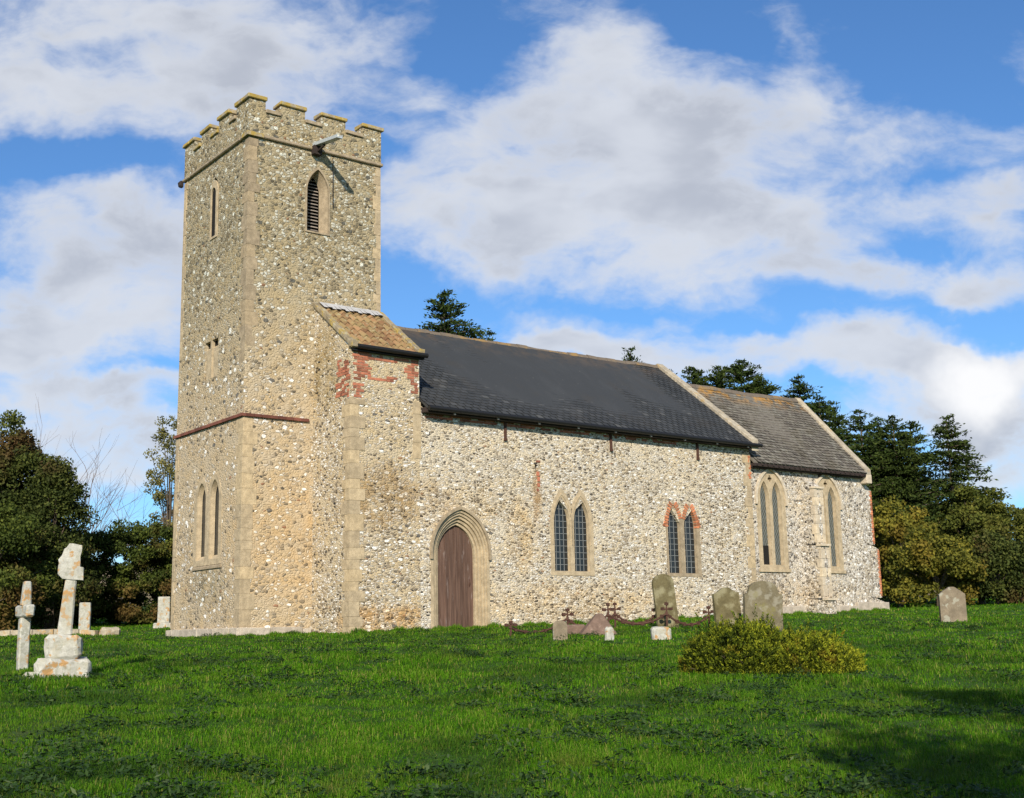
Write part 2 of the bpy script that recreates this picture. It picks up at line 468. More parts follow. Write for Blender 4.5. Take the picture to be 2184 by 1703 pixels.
def pantile_mat():
    mt, N = mat_new('pantiles')
    co = objco(N)
    t = N.n('ShaderNodeAttribute', attribute_name='tint').outputs['Fac']
    c = N.ramp(t, [(0, (.15, .08, .04)), (.5, (.24, .135, .065)), (1, (.32, .19, .095))])
    c = N.mix(N.smooth(N.noise(co, 3, 5, .65), .42, .58, 0, .75), c, (.26, .20, .09))
    c = N.mix(N.smooth(N.noise(co, 5, 4, .65), .55, .66, 0, .7), c, (.33, .31, .19))
    finish(N, c, 0.9, N.noise(co, 20, 4, .6), 0.4, 0.02)
    return mt
M['pantile'] = pantile_mat()

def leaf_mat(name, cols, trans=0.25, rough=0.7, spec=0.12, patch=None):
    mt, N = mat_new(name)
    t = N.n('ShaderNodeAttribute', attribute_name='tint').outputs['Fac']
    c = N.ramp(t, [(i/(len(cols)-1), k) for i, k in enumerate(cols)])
    if patch:
        co = objco(N)
        for pc, sc, lo, hi, f in patch:
            c = N.mix(N.smooth(N.noise(co, sc, 3, .55), lo, hi, 0, f), c, pc)
    p = N.n('ShaderNodeBsdfPrincipled', {'Base Color': c, 'Roughness': rough, 'Specular IOR Level': spec})
    tr = N.n('ShaderNodeBsdfTranslucent', {'Color': c})
    mx = N.n('ShaderNodeMixShader', {0: trans, 1: p.outputs[0], 2: tr.outputs[0]})
    N.n('ShaderNodeOutputMaterial', {0: mx.outputs[0]})
    return mt
M['bark'] = simple_mat('bark', (.11, .085, .06), .9, .35, 6)
M['twig'] = simple_mat('twigs', (.15, .11, .09), .9, .3, 6)
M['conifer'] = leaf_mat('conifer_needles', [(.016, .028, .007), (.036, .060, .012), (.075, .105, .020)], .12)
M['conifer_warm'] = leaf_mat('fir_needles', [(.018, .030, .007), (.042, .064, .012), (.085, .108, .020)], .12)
M['broad_dark'] = leaf_mat('dark_leaves', [(.020, .030, .007), (.055, .074, .016), (.12, .135, .03)], .25, patch=[((.12, .055, .028), .35, .50, .62, .7)])
M['hedge'] = leaf_mat('hedge_leaves', [(.022, .034, .007), (.062, .088, .016), (.13, .155, .026)], .2, patch=[((.16, .08, .03), .35, .50, .64, .6)])
M['yellowish'] = leaf_mat('turning_leaves', [(.07, .08, .014), (.17, .165, .024), (.30, .25, .035)], .3, patch=[((.20, .13, .022), .6, .5, .65, .6)])
M['olive'] = leaf_mat('olive_leaves', [(.042, .054, .010), (.10, .118, .020), (.18, .175, .032)], .25, patch=[((.10, .08, .025), .5, .52, .66, .5)])
M['birch'] = leaf_mat('autumn_leaves', [(.10, .10, .035), (.20, .19, .06), (.32, .26, .08)], .3)
M['juniper'] = leaf_mat('golden_juniper', [(.020, .032, .005), (.10, .135, .010), (.36, .38, .025)], .25, patch=[((.30, .15, .02), 1.8, .60, .70, .5), ((.10, .06, .015), 3.2, .64, .72, .6)])
M['grass'] = leaf_mat('grass_blades', [(.022, .062, .004), (.060, .185, .006), (.125, .28, .010), (.28, .27, .07)], .35, .7, .06, patch=[((.16, .15, .035), 1.3, .58, .71, .4), ((.022, .055, .010), .6, .50, .66, .6), ((.10, .20, .012), .35, .5, .7, .5)])
M['weed'] = leaf_mat('weed_leaves', [(.018, .045, .012), (.045, .085, .024), (.11, .15, .06)], .25, .6)

def ground_mat():
    mt, N = mat_new('turf')
    co = objco(N)
    a = N.noise(co, .5, 6, .65); b = N.noise(co, 9, 6, .75); e = N.noise(co, 2.3, 5, .6)
    c = N.mix(N.smooth(b, .3, .7), (.020, .046, .004), (.052, .13, .008))
    c = N.mix(N.smooth(a, .5, .72, 0, .5), c, (.09, .095, .025))
    c = N.mix(N.smooth(e, .55, .7, 0, .5), c, (.016, .04, .008))
    finish(N, c, 0.9, b, 0.9, 0.06, .2)
    return mt
M['turf'] = ground_mat()

# ------------------------------------------------------------------ the ground
def g(x, y):
    x = np.asarray(x, float); y = np.asarray(y, float)
    h = .02*np.clip(x, -60, 60)
    h = h+.055*np.minimum(y+2, 0)*np.where(y < -60, 0, 1)+np.where(y < -60, -.055*58, 0)
    h = h+.035*np.clip(y-5, 0, 60)
    k_ = np.clip((y+13)/9, 0, 1); h = h-.13*k_*k_*(3-2*k_)
    b = .035*np.sin(x*1.3+np.sin(y*.9))*np.sin(y*1.1+1.3*np.sin(x*.6))+.02*np.sin(x*3.1+y*1.7)*np.sin(y*2.7-x*.8)
    near = np.exp(-((np.clip(x, 0, 23)-x)**2+(np.clip(y, -1.5, 5)-y)**2)/3)
    return h+b*(1-near)
def gz(x, y): return float(g(x, y))

def build_ground():
    ax = np.concatenate([-np.geomspace(60, 1500, 12)[::-1]-0, np.arange(-59.6, 80, .4), np.geomspace(81, 1500, 12)])
    ay = np.concatenate([-np.geomspace(60, 1500, 12)[::-1], np.arange(-59.6, 70, .4), np.geomspace(71, 1500, 12)])
    XX, YY = np.meshgrid(ax, ay)
    ZZ = g(XX, YY)
    v = np.stack([XX, YY, ZZ], -1).reshape(-1, 3)
    nx, ny = len(ax), len(ay)
    i = np.arange(nx-1)[None, :]+np.arange(ny-1)[:, None]*nx
    f = np.stack([i, i+1, i+1+nx, i+nx], -1).reshape(-1, 4)
    o = link_mesh('ground', np_mesh('ground', v, f), M['turf'])
    tag(o, 'grassy churchyard ground sloping up to the church', kind='structure')

def np_mesh(name, v, f, tint=None, smooth=True):
    me = bpy.data.meshes.new(name)
    me.vertices.add(len(v)); me.vertices.foreach_set('co', np.asarray(v, np.float32).ravel())
    k = f.shape[1]
    me.loops.add(f.size); me.loops.foreach_set('vertex_index', f.astype(np.int32).ravel())
    me.polygons.add(len(f)); me.polygons.foreach_set('loop_start', (np.arange(len(f))*k).astype(np.int32))
    me.update(calc_edges=True)
    if smooth: me.polygons.foreach_set('use_smooth', np.ones(len(f), bool))
    if tint is not None:
        at = me.attributes.new('tint', 'FLOAT', 'FACE')
        at.data.foreach_set('value', np.asarray(tint, np.float32))
    return me
build_ground()

# far brown field on the horizon
v = MB()
n = 40
for i in range(n):
    pass
ang = np.linspace(rad(-12), rad(75), 60)
hv = []; hf = []
for j, (D, hh) in enumerate([(230, 3), (300, 19), (420, 26), (600, 0)]):
    for a_ in ang:
        hv.append((CAM.x+D*math.sin(a_), CAM.y+D*math.cos(a_), hh+2.5*math.sin(a_*9+j)*(1 if hh > 3 else 0)))
for j in range(3):
    for i in range(59):
        q = j*60+i
        hf.append((q, q+1, q+61, q+60))
hm = bpy.data.meshes.new('hill'); hm.from_pydata(hv, [], hf)
M['field'] = simple_mat('brown_field', (.20, .16, .09), .9, .25, .02, tint=False)
ho = link_mesh('hill', hm, M['field']); tag(ho, 'low brown field rise far behind the hedge', kind='structure')

# ------------------------------------------------------------------ the church
SK = .016
def ys(x): return -1.866+SK*(x-4)
def mp_s(u, v, w): return (u, ys(u)-w, v)                 # nave south wall: u along, v up, w outward
def mp_c(u, v, w): return (u, ys(u)+.09-w, v)             # chancel south wall
def mp_t(u, v, w): return (u, -w, v)                      # tower south face
def mp_w(u, v, w): return (-w, u, v)                      # tower west face
church = empty('church', (0, 0, 0))
tag(church, 'flint medieval church with square battlemented tower, slate nave and tiled chancel', 'church')

def arch(xc, hw, z0, zs, za, n=9, closed=True):
    """pointed arch outline, from bottom left, over the apex, to bottom right"""
    h = za-zs; r = (hw*hw+h*h)/(2*hw)
    pts = [(xc-hw, z0)]
    a1 = math.asin(min(1, h/r)) if r > hw else math.pi/2
    if r < hw: a1 = math.pi-a1
    for i in range(n+1):
        a = a1*i/n
        pts.append((xc-hw+r-r*math.cos(a), zs+r*math.sin(a)))
    for i in range(n-1, -1, -1):
        a = a1*i/n
        pts.append((xc+hw-r+r*math.cos(a), zs+r*math.sin(a)))
    pts.append((xc+hw, z0))
    return pts

def plate(outer, holes, w0, w1, mp, tint=.5):
    """flat plate with holes between depths w0<w1, in wall coordinates"""
    cu = bpy.data.curves.new('tmp', 'CURVE'); cu.dimensions = '2D'; cu.fill_mode = 'BOTH'; cu.extrude = (w1-w0)/2
    for poly in [outer]+list(holes):
        sp = cu.splines.new('POLY'); sp.points.add(len(poly)-1)
        for p, (a, b) in zip(sp.points, poly): p.co = (a, b, 0, 1)
        sp.use_cyclic_u = True
    ob = bpy.data.objects.new('tmp', cu); COL.objects.link(ob)
    C.view_layer.update()
    ev = ob.evaluated_get(C.evaluated_depsgraph_get())
    me = ev.to_mesh()
    vs = [tuple(v.co) for v in me.vertices]; fs = [tuple(p.vertices) for p in me.polygons]
    ev.to_mesh_clear(); bpy.data.objects.remove(ob); bpy.data.curves.remove(cu)
    vs = [(a, b, c+(w0+w1)/2) for a, b, c in vs]
    mb = MB(mp); mb.tint = tint; mb.add(vs, fs)
    return mb
def merge(a, b):
    k = len(a.v); a.v += b.v; a.f += [tuple(i+k for i in f) for f in b.f]; a.t += b.t
    return a
def splay(mb, A, wa, B, wb):
    mb.loft([(u, v, wa) for u, v in A], [(u, v, wb) for u, v in B])

def carve(o, cutters):
    for mb in cutters:
        c = link_mesh('cut', mb.mesh('cut'), None)
        md = o.modifiers.new('b', 'BOOLEAN'); md.operation = 'DIFFERENCE'; md.solver = 'EXACT'; md.object = c
        C.view_layer.update()
        ev = o.evaluated_get(C.evaluated_depsgraph_get())
        me = bpy.data.meshes.new_from_object(ev)
        o.modifiers.clear()
        o.data = me
        cm = c.data; bpy.data.objects.remove(c); bpy.data.meshes.remove(cm)

def cutter(poly, w0, w1, mp):
    mb = MB(mp); mb.prism(poly, w0, w1); return mb

# ---- tower
TX, TY, TZ = 4.0, 4.206, 12.70
t_ = MB()
bz = [(-.4, .0), (5.34, .0), (TZ, .03)]
vs = []
for z, i in bz: vs += [(i, i, z), (TX-i, i, z), (TX-i, TY-i, z), (i, TY-i, z)]
fs = [(3, 2, 1, 0), (8, 9, 10, 11)]
for L in range(2):
    for k in range(4): fs.append((L*4+k, L*4+(k+1) % 4, L*4+4+(k+1) % 4, L*4+4+k))
t_.add(vs, fs)
tower = t_.build('tower_wall', M['tower'], church)
carve(tower, [cutter(arch(2.03, .33, 10.42, 11.55, 12.2), -.5, .3, mp_t),
              cutter([(2.01, 3.16), (2.11, 3.16), (2.11, 3.45), (2.15, 3.45), (2.15, 3.63), (1.98, 3.63), (1.98, 3.45), (2.01, 3.45)], -.3, .3, mp_t),
              cutter(arch(2.11, .26, 10.5, 11.75, 12.2), -.35, .3, mp_w),
              cutter(arch(1.58, .36, 1.72, 3.35, 3.98), -.3, .3, mp_w),
              cutter(arch(2.395, .36, 1.72, 3.35, 3.96), -.3, .3, mp_w),
              cutter([(1.62, 6.6), (2.46, 6.6), (2.46, 7.62), (1.62, 7.62)], -.18, .3, mp_w)])

# belfry window (south)
face = plate(arch(2.03, .365, 10.39, 11.55, 12.27), [arch(2.03, .325, 10.43, 11.55, 12.19)], -.06, .012, mp_t)
splay(face, arch(2.03, .325, 10.43, 11.55, 12.19), -.05, arch(2.03, .19, 10.50, 11.6, 12.05), -.30)
w = face.build('belfry_window', M['lime_dark'], church)
lv = MB(mp_t)
for i in range(17):
    z = 10.5+i*.092
    lv.tint = random.random()
    lv.add([(1.84, z, -.33), (2.22, z, -.33), (2.22, z+.07, -.45), (1.84, z+.07, -.45), (1.84, z-.018, -.33), (2.22, z-.018, -.33), (2.22, z+.05, -.45), (1.84, z+.05, -.45)],
           [(0, 1, 2, 3), (4, 5, 6, 7), (0, 1, 5, 4)])
lv.build('louvre', M['louvre'], w)
cutter(arch(2.03, .3, 10.45, 11.55, 12.15), -.47, -.46, mp_t).build('dark_panel', M['void'], w)
# small slit in the tower's south wall
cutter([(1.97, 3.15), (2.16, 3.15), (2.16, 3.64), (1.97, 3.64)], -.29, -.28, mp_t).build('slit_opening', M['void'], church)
MB(mp_t)
lt = MB(mp_t); lt.prism([(1.90, 3.63), (2.24, 3.63), (2.24, 3.71), (1.9, 3.71)], -.05, .02); lt.build('slit_lintel', M['lime'], church)
# west slit
face = plate(arch(2.10, .23, 10.46, 11.80, 12.12), [arch(2.13, .15, 10.52, 11.72, 11.92)], -.03, .006, mp_w)
w = face.build('slit_window', M['lime'], church)
cutter(arch(2.1, .25, 10.45, 11.75, 12.1), -.05, -.035, mp_w).build('dark_panel', M['void'], w)
# blocked two-light opening
nb = MB(mp_w)
nb.box(1.62, 2.46, 6.6, 7.46, -.12, -.09)
nb.box(2.0, 2.08, 6.6, 7.62, -.09, 0.0)
nb.box(1.66, 1.98, 6.6, 7.40, -.09, -.04); nb.box(2.1, 2.42, 6.6, 7.40, -.09, -.04)
w = nb.build('blocked_window', M['lime'], church)
cutter([(1.63, 7.46), (2.45, 7.46), (2.45, 7.62), (1.63, 7.62)], -.13, -.12, mp_w).build('dark_panel', M['void'], w)  # black strip paints the shadow under the head of the blocked lights
# west lancets
h1, h2 = arch(1.58, .275, 1.84, 3.4, 3.88), arch(2.395, .275, 1.84, 3.4, 3.86)
outer = [(1.12, 1.70), (1.12, 3.4)] + arch(1.58, .40, 1.7, 3.4, 4.05)[2:-2] + arch(2.395, .40, 1.7, 3.4, 4.03)[2:-2] + [(2.83, 3.4), (2.83, 1.70)]
face = plate(outer, [h1, h2], -.06, .012, mp_w)
splay(face, h1, -.02, arch(1.58, .25, 1.95, 3.4, 3.84), -.13)
splay(face, h2, -.02, arch(2.395, .25, 1.95, 3.4, 3.82), -.13)
w = face.build('lancet_window', M['lime'], church)
gm = MB(mp_w); gm.prism(arch(1.58, .3, 1.8, 3.4, 3.9), -.16, -.14); gm.prism(arch(2.395, .3, 1.8, 3.4, 3.9), -.16, -.14)
gm.build('glass', M['glass'], w)
sm = MB(mp_w); sm.add([(1.1, 1.78, -.13), (2.85, 1.78, -.13), (2.85, 1.66, .04), (1.1, 1.66, .04), (1.1, 1.6, -.13), (2.85, 1.6, -.13), (2.85, 1.6, .04), (1.1, 1.6, .04)],
    [(0, 1, 2, 3), (4, 5, 6, 7), (0, 1, 5, 4), (1, 2, 6, 5), (2, 3, 7, 6), (3, 0, 4, 7)]); sm.build('sill', M['lime_dark'], w)

# string courses, plinth
def ring(x0, x1, y0, y1, th, z0, z1, mb):
    mb.box(x0, x1, y0, y0+th, z0, z1); mb.box(x0, x1, y1-th, y1, z0, z1)
    mb.box(x0, x0+th, y0+th, y1-th, z0, z1); mb.box(x1-th, x1, y0+th, y1-th, z0, z1)
sc = MB(); ring(-.05, TX+.05, -.05, TY+.05, .5, TZ-.0, TZ+.089, sc)
sc.build('string_course', M['string'], church, .02)
lc = MB(); lc.box(-.066, .40, -.066, -.052, TZ-.008, TZ+.10, .004); lc.box(-.066, -.052, -.05, .30, TZ-.008, TZ+.10, .004); lc.build('lichen_crust', M['coping'], church, .004)
gg = MB(); gg.box(-.15, -.02, TY-.04, TY+.12, TZ-.16, TZ+.04, .03); gg.build('gargoyle', M['timber_dark'], church, .03)
sc = MB()
for i in range(18):
    sc.tint = random.random(); y0 = -.06+i*(TY+.12)/18; sc.box(-.065, .05, y0, y0+(TY+.12)/18-.008, 5.28, 5.355, .003)
for i in range(8):
    sc.tint = random.random(); x0 = .05+i*1.76/8; sc.box(x0, x0+1.76/8-.008, -.065, .05, 5.28, 5.355, .003)
sc.build('string_course', M['brick_dark'], church)
pl = MB()
yy = -.1
while yy < TY+.1:
    L = random.uniform(.45, 1.0); pl.tint = random.random(); pl.box(-.11, .05, yy, min(yy+L-.012, TY+.1), -.4, .10, .012); yy += L
xx = .05
while xx < 3.6:
    L = random.uniform(.45, .9); pl.tint = random.random(); pl.box(xx, min(xx+L-.012, 1.9), -.10, .05, -.4, .09-.03*(xx > 1), .012); xx += L
    if xx > 1.7: break
pl.build('plinth', M['plinth'], church, .012)

# parapet with battlements
pr = MB(); ring(0, TX, 0, TY, .32, TZ+.09, 13.42, pr)
mS = [(0, .46), (.9, 1.62), (2.12, 2.86), (3.4, 4.0)]
mW = [(0, .78), (1.2, 1.9), (2.42, 3.05), (3.52, TY)]
cop = []
for (a, b) in mS:
    for y0 in (0, TY-.32):
        pr.box(a, b, y0+.0, y0+.32, 13.421, 13.74); cop.append((a-.04*(a > 0)-.06*(a == 0), b+.04+.02*(b == 4), y0-.06, y0+.38, 13.741, 13.85))
for k, (a, b) in enumerate(mW):
    for x0 in (0, TX-.32):
        aa = max(a, .321); bb = min(b, TY-.321)
        pr.box(x0, x0+.32, aa, bb, 13.421, 13.74)
        ca = .38+.001 if k == 0 else a-.04; cb = TY-.381 if k == 3 else b+.04
        if cb > ca: cop.append((x0-.06, x0+.38, ca, cb, 13.741, 13.85))
par = pr.build('parapet', M['tower'], church)
for c in cop:
    b = MB(); b.box(*c, .012); b.build('merlon_coping', M['coping'], par, .015)
lowc = []
for a, b in zip(mS[:-1], mS[1:]):
    for y0 in (0, TY-.32): lowc.append((a[1]+.002, b[0]-.002, y0-.05, y0+.36, 13.421, 13.52))
for a, b in zip(mW[:-1], mW[1:]):
    for x0 in (0, TX-.32): lowc.append((x0-.05, x0+.36, a[1]+.002, b[0]-.002, 13.421, 13.52))
for c in lowc:
    b = MB(); b.box(*c, .008); b.build('embrasure_coping', M['lime_dark'] if c[2] < 1 else M['coping'], par, .01)
rf = MB(); rf.box(.33, TX-.33, .33, TY-.33, 12.72, 12.95); rf.build('tower_roof', M['lead'], church)

# quoins of the tower: alternating blocks, a hair proud of the flint
def quoins(name, corner, z0, z1, da, db, mat, la=(.16, .30), h=(.22, .42), tz=0.012, seed=1):
    """corner=(x,y); da along +x face (south), db along +y face (west); sign gives direction"""
    rnd = random.Random(seed); mb = MB(); z = z0; k = 0
    while z < z1:
        hh = rnd.uniform(*h); zz = min(z+hh, z1)
        A = (la[1] if k % 2 else la[0])*rnd.uniform(.85, 1.15); B = (la[0] if k % 2 else la[1])*rnd.uniform(.85, 1.15)
        x0, x1 = sorted((corner[0]-tz*da, corner[0]+A*da)); y0, y1 = sorted((corner[1]-tz*db, corner[1]+B*db))
        mb.tint = rnd.random(); mb.box(x0, x1, y0, y1, z, zz-.003, .002)
        z = zz; k += 1
    return mb.build(name, mat, church, .003)
quoins('quoins', (0, 0), .12, 5.26, 1, 1, M['lime'], (.26, .36), tz=.008, seed=2)
quoins('quoins', (.02, .02), 5.38, TZ-.04, 1, 1, M['lime_dark'], (.20, .30), tz=.014, seed=3)
quoins('quoins', (TX-.02, .02), 8.5, TZ-.04, -1, 1, M['lime'], (.14, .22), tz=.012, seed=4)
quoins('quoins', (.02, TY-.02), 5.38, TZ-.04, 1, -1, M['lime'], (.14, .20), tz=.012, seed=5)
quoins('quoins', (0, TY), .12, 5.26, 1, -1, M['lime'], (.14, .24), seed=6)

# waterspout: open lead trough on a stub
sp = MB()
def trough(p0, p1, w, h, th):
    a = Vector(p0); b = Vector(p1)
    for (dx0, dx1, dz0, dz1) in ((-w, w, 0, th), (-w, -w+th, th, h), (w-th, w, th, h)):
        vs = [(a.x+dx0, a.y, a.z+dz0), (a.x+dx1, a.y, a.z+dz0), (a.x+dx1, a.y, a.z+dz1), (a.x+dx0, a.y, a.z+dz1),
              (b.x+dx0, b.y, b.z+dz0), (b.x+dx1, b.y, b.z+dz0), (b.x+dx1, b.y, b.z+dz1), (b.x+dx0, b.y, b.z+dz1)]
        sp.add(vs, [(0, 1, 2, 3), (4, 7, 6, 5), (0, 4, 5, 1), (1, 5, 6, 2), (2, 6, 7, 3), (3, 7, 4, 0)])
trough((1.94, .05, 12.83), (1.94, -1.32, 12.62), .085, .09, .02)
wsp = sp.build('waterspout', M['spout'], church)
sb = MB(); sb.tube([(1.94, .0, 12.62), (1.94, -.5, 12.70)], .035, 6); sb.box(1.82, 2.06, -.16, .0, 12.56, 12.80, .01)
sb.build('spout_bracket', M['timber_dark'], wsp)
cb = MB(); cb.tube([(2.46, -.03, 12.6), (2.47, -.03, 11.2)], .012, 5); cb.build('conductor', M['timber_dark'], church)

# ---- lean-to at the angle of tower and nave
XA, ZLT, ZLE = 1.956, 8.40, 7.02
ln = MB()
y0 = ys(3)+.016
ln.add([(XA, ys(XA), -.4), (TX, ys(TX), -.4), (TX, -.001, -.4), (XA, -.001, -.4), (XA, ys(XA), ZLE), (TX, ys(TX), ZLE), (TX, -.001, ZLT), (XA, -.001, ZLT)],
       [(0, 3, 2, 1), (4, 5, 6, 7), (0, 1, 5, 4), (1, 2, 6, 5), (2, 3, 7, 6), (3, 0, 4, 7)])
ln.build('lean_to_wall', M['lean'], church)
quoins('quoins', (XA, ys(XA)), -.2, 5.62, 1, 1, M['lime'], (.26, .38), seed=8)
# pantiled roof: waves across, steps down the slope
slope = (ZLT-ZLE)/(1.866)
pv = []; pf = []; pt = []
rows, nx = 7, 90
yl0, yl1 = -.02, ys(3)-.16
for r_ in range(rows):
    ya = yl0+(yl1-yl0)*r_/rows; yb = yl0+(yl1-yl0)*(r_+1.12)/rows
    b0 = len(pv)
    for i in range(nx+1):
        x = XA+.10+(TX-XA-.2)*i/nx
        wv = .035*math.sin(2*math.pi*(x-XA)/.215)
        za = ZLT+ya*slope+.04+wv; zb = ZLT+yb*slope+.085+wv
        pv += [(x, ya, za), (x, yb, zb), (x, yb, zb-.025)]
    for i in range(nx):
        q = b0+3*i
        pf += [(q, q+3, q+4, q+1), (q+1, q+4, q+5, q+2)]
        tt = random.Random(r_*100+int(i*(TX-XA-.2)/nx/.215)).random(); pt += [tt, tt]
pm = bpy.data.meshes.new('lean_to_roof'); pm.from_pydata(pv, [], pf)
at = pm.attributes.new('tint', 'FLOAT', 'FACE'); at.data.foreach_set('value', pt)
lroof = link_mesh('lean_to_roof', pm, M['pantile'], church)
fl = MB()
n = 14
for i in range(n):
    xa = XA+.12+(TX-XA-.24)*i/n; xb = XA+.12+(TX-XA-.24)*(i+1)/n
    za = .02*math.sin(i*2.1); 
    fl.add([(xa, -.03, ZLT+.12), (xb, -.03, ZLT+.12), (xb, -.32, ZLT-.32*slope+.155+za), (xa, -.32, ZLT-.32*slope+.155+za)], [(0, 1, 2, 3)])
fl.build('lead_flashing', M['lead'], lroof)
for xv0, xv1, nm in ((XA-.06, XA+.12, 'verge_coping'), (TX-.12, TX+.05, 'verge_coping')):
    vb = MB(); nseg = 6
    for i in range(nseg):
        ya = -.01+(ys(3)-.16)*i/nseg; yb = -.01+(ys(3)-.16)*(i+1)/nseg+.006; vb.tint = random.random()
        za, zb = ZLT+ya*slope, ZLT+yb*slope
        j = random.uniform(-.01, .015)
        vb.add([(xv0, ya, za-.02), (xv1, ya, za-.02), (xv1, yb, zb-.02), (xv0, yb, zb-.02), (xv0, ya, za+.12+j), (xv1, ya, za+.12+j), (xv1, yb, zb+.12+j), (xv0, yb, zb+.12+j)],
               [(0, 3, 2, 1), (4, 5, 6, 7), (0, 1, 5, 4), (1, 2, 6, 5), (2, 3, 7, 6), (3, 0, 4, 7)])
    vb.box(xv0, xv1, ys(3)-.20, ys(3)-.0, ZLE-.12, ZLE+.06, .01)
    vb.build(nm, M['verge'], lroof, .012)
gt = MB()
gt.tube([(XA+.1, ys(3)-.20, ZLE-.10), (TX+.12, ys(3)-.20, ZLE-.11)], .062, 10)
gt.box(XA+.02, TX+.08, ys(3)-.12, ys(3)-.012, ZLE-.20, ZLE-.02)
gt.build('lean_to_gutter', M['gutter'], lroof)

# bricks let into the lean-to wall
def bricks(name, mp, fn, u0, u1, v0, v1, mat, bl=.225, bh=.074, seed=1, w=.008, join=.012):
    rnd = random.Random(seed); mb = MB(mp); r = 0; v = v0
    while v+bh <= v1+1e-6:
        u = u0-rnd.random()*bl*.3+(bl/2 if r % 2 else 0)-bl/2
        while u < u1:
            L = bl if rnd.random() < .55 else bl*.48
            c = (u+L/2, v+bh/2)
            if u >= u0-.01 and u+L <= u1+.03 and fn(c[0], c[1], rnd):
                mb.tint = rnd.random(); mb.box(u, u+L-join, v, v+bh-join, -.05, w+rnd.uniform(0, .004), .003)
            u += L
        v += bh; r += 1
    # box() order is (x0,x1,y0,y1,z0,z1) = (u,u,v,v,w,w)
    return mb.build(name, mat, church)
def f_corner(u, v, r):
    if v > 6.75: return r.random() < .25
    edge = .25+.25*math.sin(v*5.1)+.15*(v < 6.1)
    return u < XA+edge*.7+.20 and r.random() < (.98 if v < 6.25 or v > 6.45 else .8)
bricks('brick_patch', mp_s, f_corner, XA+.0, XA+1.0, 5.66, 6.9, M['brick'], seed=3)
mp_l = lambda u, v, w: (XA-w, u, v)
bricks('brick_patch', mp_l, lambda u, v, r: r.random() < .95-.7*((u-ys(XA))/.8), ys(XA)+.01, ys(XA)+.8, 5.66, 6.75, M['brick'], seed=5)
bricks('brick_patch', mp_s, lambda u, v, r: (u > TX-.30-.12*math.sin(v*7) and r.random() < .92), 3.45, 3.99, 5.85, 6.85, M['brick'], seed=6)
bricks('brick_patch', mp_s, lambda u, v, r: r.random() < .55, XA+.3, 3.98, 6.66, 6.88, M['brick'], seed=7)
bricks('brick_patch', mp_s, lambda u, v, r: abs(v-(6.28-.10*(u-2.2))) < .09 and r.random() < .75, XA+.4, 3.4, 6.0, 6.45, M['brick'], seed=8)
qs_ = MB(mp_s)
z = 4.25
while z < 5.7:
    hh = random.uniform(.3, .45); qs_.tint = random.random()*.6+.3; qs_.box(3.80, 4.04, z, min(z+hh-.006, 5.72), -.05, .010, .003); z += hh
qs_.build('quoins', M['lime'], church)

# ---- nave
XE = 16.636; YR = 2.225; ZR = 8.72; ZE = 5.52
def nave_section(x, top, y_s): return [(x, y_s, -.4), (x, 2*YR-y_s, -.4), (x, 2*YR-y_s, ZE), (x, YR, top), (x, y_s, ZE)]
nv = MB()
A = nave_section(TX+.001, ZR-.02, ys(TX)); B = nave_section(XE, ZR-.02, ys(XE))
nv.add(A+B, [(0, 1, 2, 3, 4), (9, 8, 7, 6, 5)]+[(i, i+5, (i+1) % 5+5, (i+1) % 5) for i in range(5)])
nave = nv.build('nave_wall', M['nave'], church)
DC = 5.24
carve(nave, [cutter(arch(DC, .85, -.6, 1.87, 2.96), -.45, .4, mp_s),
             cutter([(8.30, 1.42), (9.84, 1.42), (9.84, 2.9), (9.55, 3.45), (9.12, 3.1), (9.0, 3.1), (8.6, 3.45), (8.30, 2.9)], -.35, .4, mp_s),
             cutter([(12.74, 1.40), (14.16, 1.40), (14.16, 2.9), (13.9, 3.4), (13.5, 3.0), (13.3, 3.0), (13.0, 3.4), (12.74, 2.9)], -.35, .4, mp_s),
             cutter([(7.79, 4.22), (7.91, 4.22), (7.91, 4.36), (7.79, 4.36)], -.3, .3, mp_s)])
cutter([(7.75, 4.2), (7.95, 4.2), (7.95, 4.4), (7.75, 4.4)], -.28, -.27, mp_s).build('dark_panel', M['void'], church)
bs = MB(mp_s)
for (u, v, w_, h_) in ((7.84, 4.42, .14, .06), (7.84, 4.05, .1, .11), (7.87, 3.9, .09, .12), (7.86, 3.75, .09, .1), (7.83, 3.62, .08, .08)):
    bs.tint = random.random(); bs.box(u, u+w_, v, v+h_, -.05, .012, .006)
bs.build('brick_patch', M['brick'], church)

# door surround: stepped mouldings and hood
def arch_ring(hw0, za0, hw1, za1, w0, w1, mp, z0=-.35, xc=DC, zs=1.87, mb=None, tint=.5):
    o_ = arch(xc, hw0, z0, zs, za0, 12); i_ = arch(xc, hw1, z0, zs, za1, 12)
    mb = mb or MB(mp); mb.tint = tint; n = len(o_)
    rows = [[(u, v, w1) for u, v in o_], [(u, v, w1) for u, v in i_], [(u, v, w0) for u, v in i_], [(u, v, w0) for u, v in o_]]
    for a, b in zip(rows, rows[1:]+rows[:1]): mb.loft(a, b, closed=False)
    for e in (0, n-1): mb.add([r[e] for r in rows], [(0, 1, 2, 3)])
    return mb
dm = None
for hw0, hw1, w1 in ((.93, .845, .012), (.85, .785, -.03), (.785, .72, -.075), (.72, .65, -.135), (.65, .585, -.19)):
    za = lambda hw: 2.63+(hw-.585)*1.18
    dm = arch_ring(hw0, za(hw0), hw1-.001, za(hw1), -.34, w1, mp_s, mb=dm, tint=random.uniform(.35, .75))
    if dm.mp is None: dm.mp = mp_s
door_s = dm.build('door_surround', M['lime'], church)
hd = arch_ring(.96, 3.09, .895, 3.01, -.02, .07, mp_s, z0=1.72)
hd.build('hood_mould', M['lime_dark'], door_s)
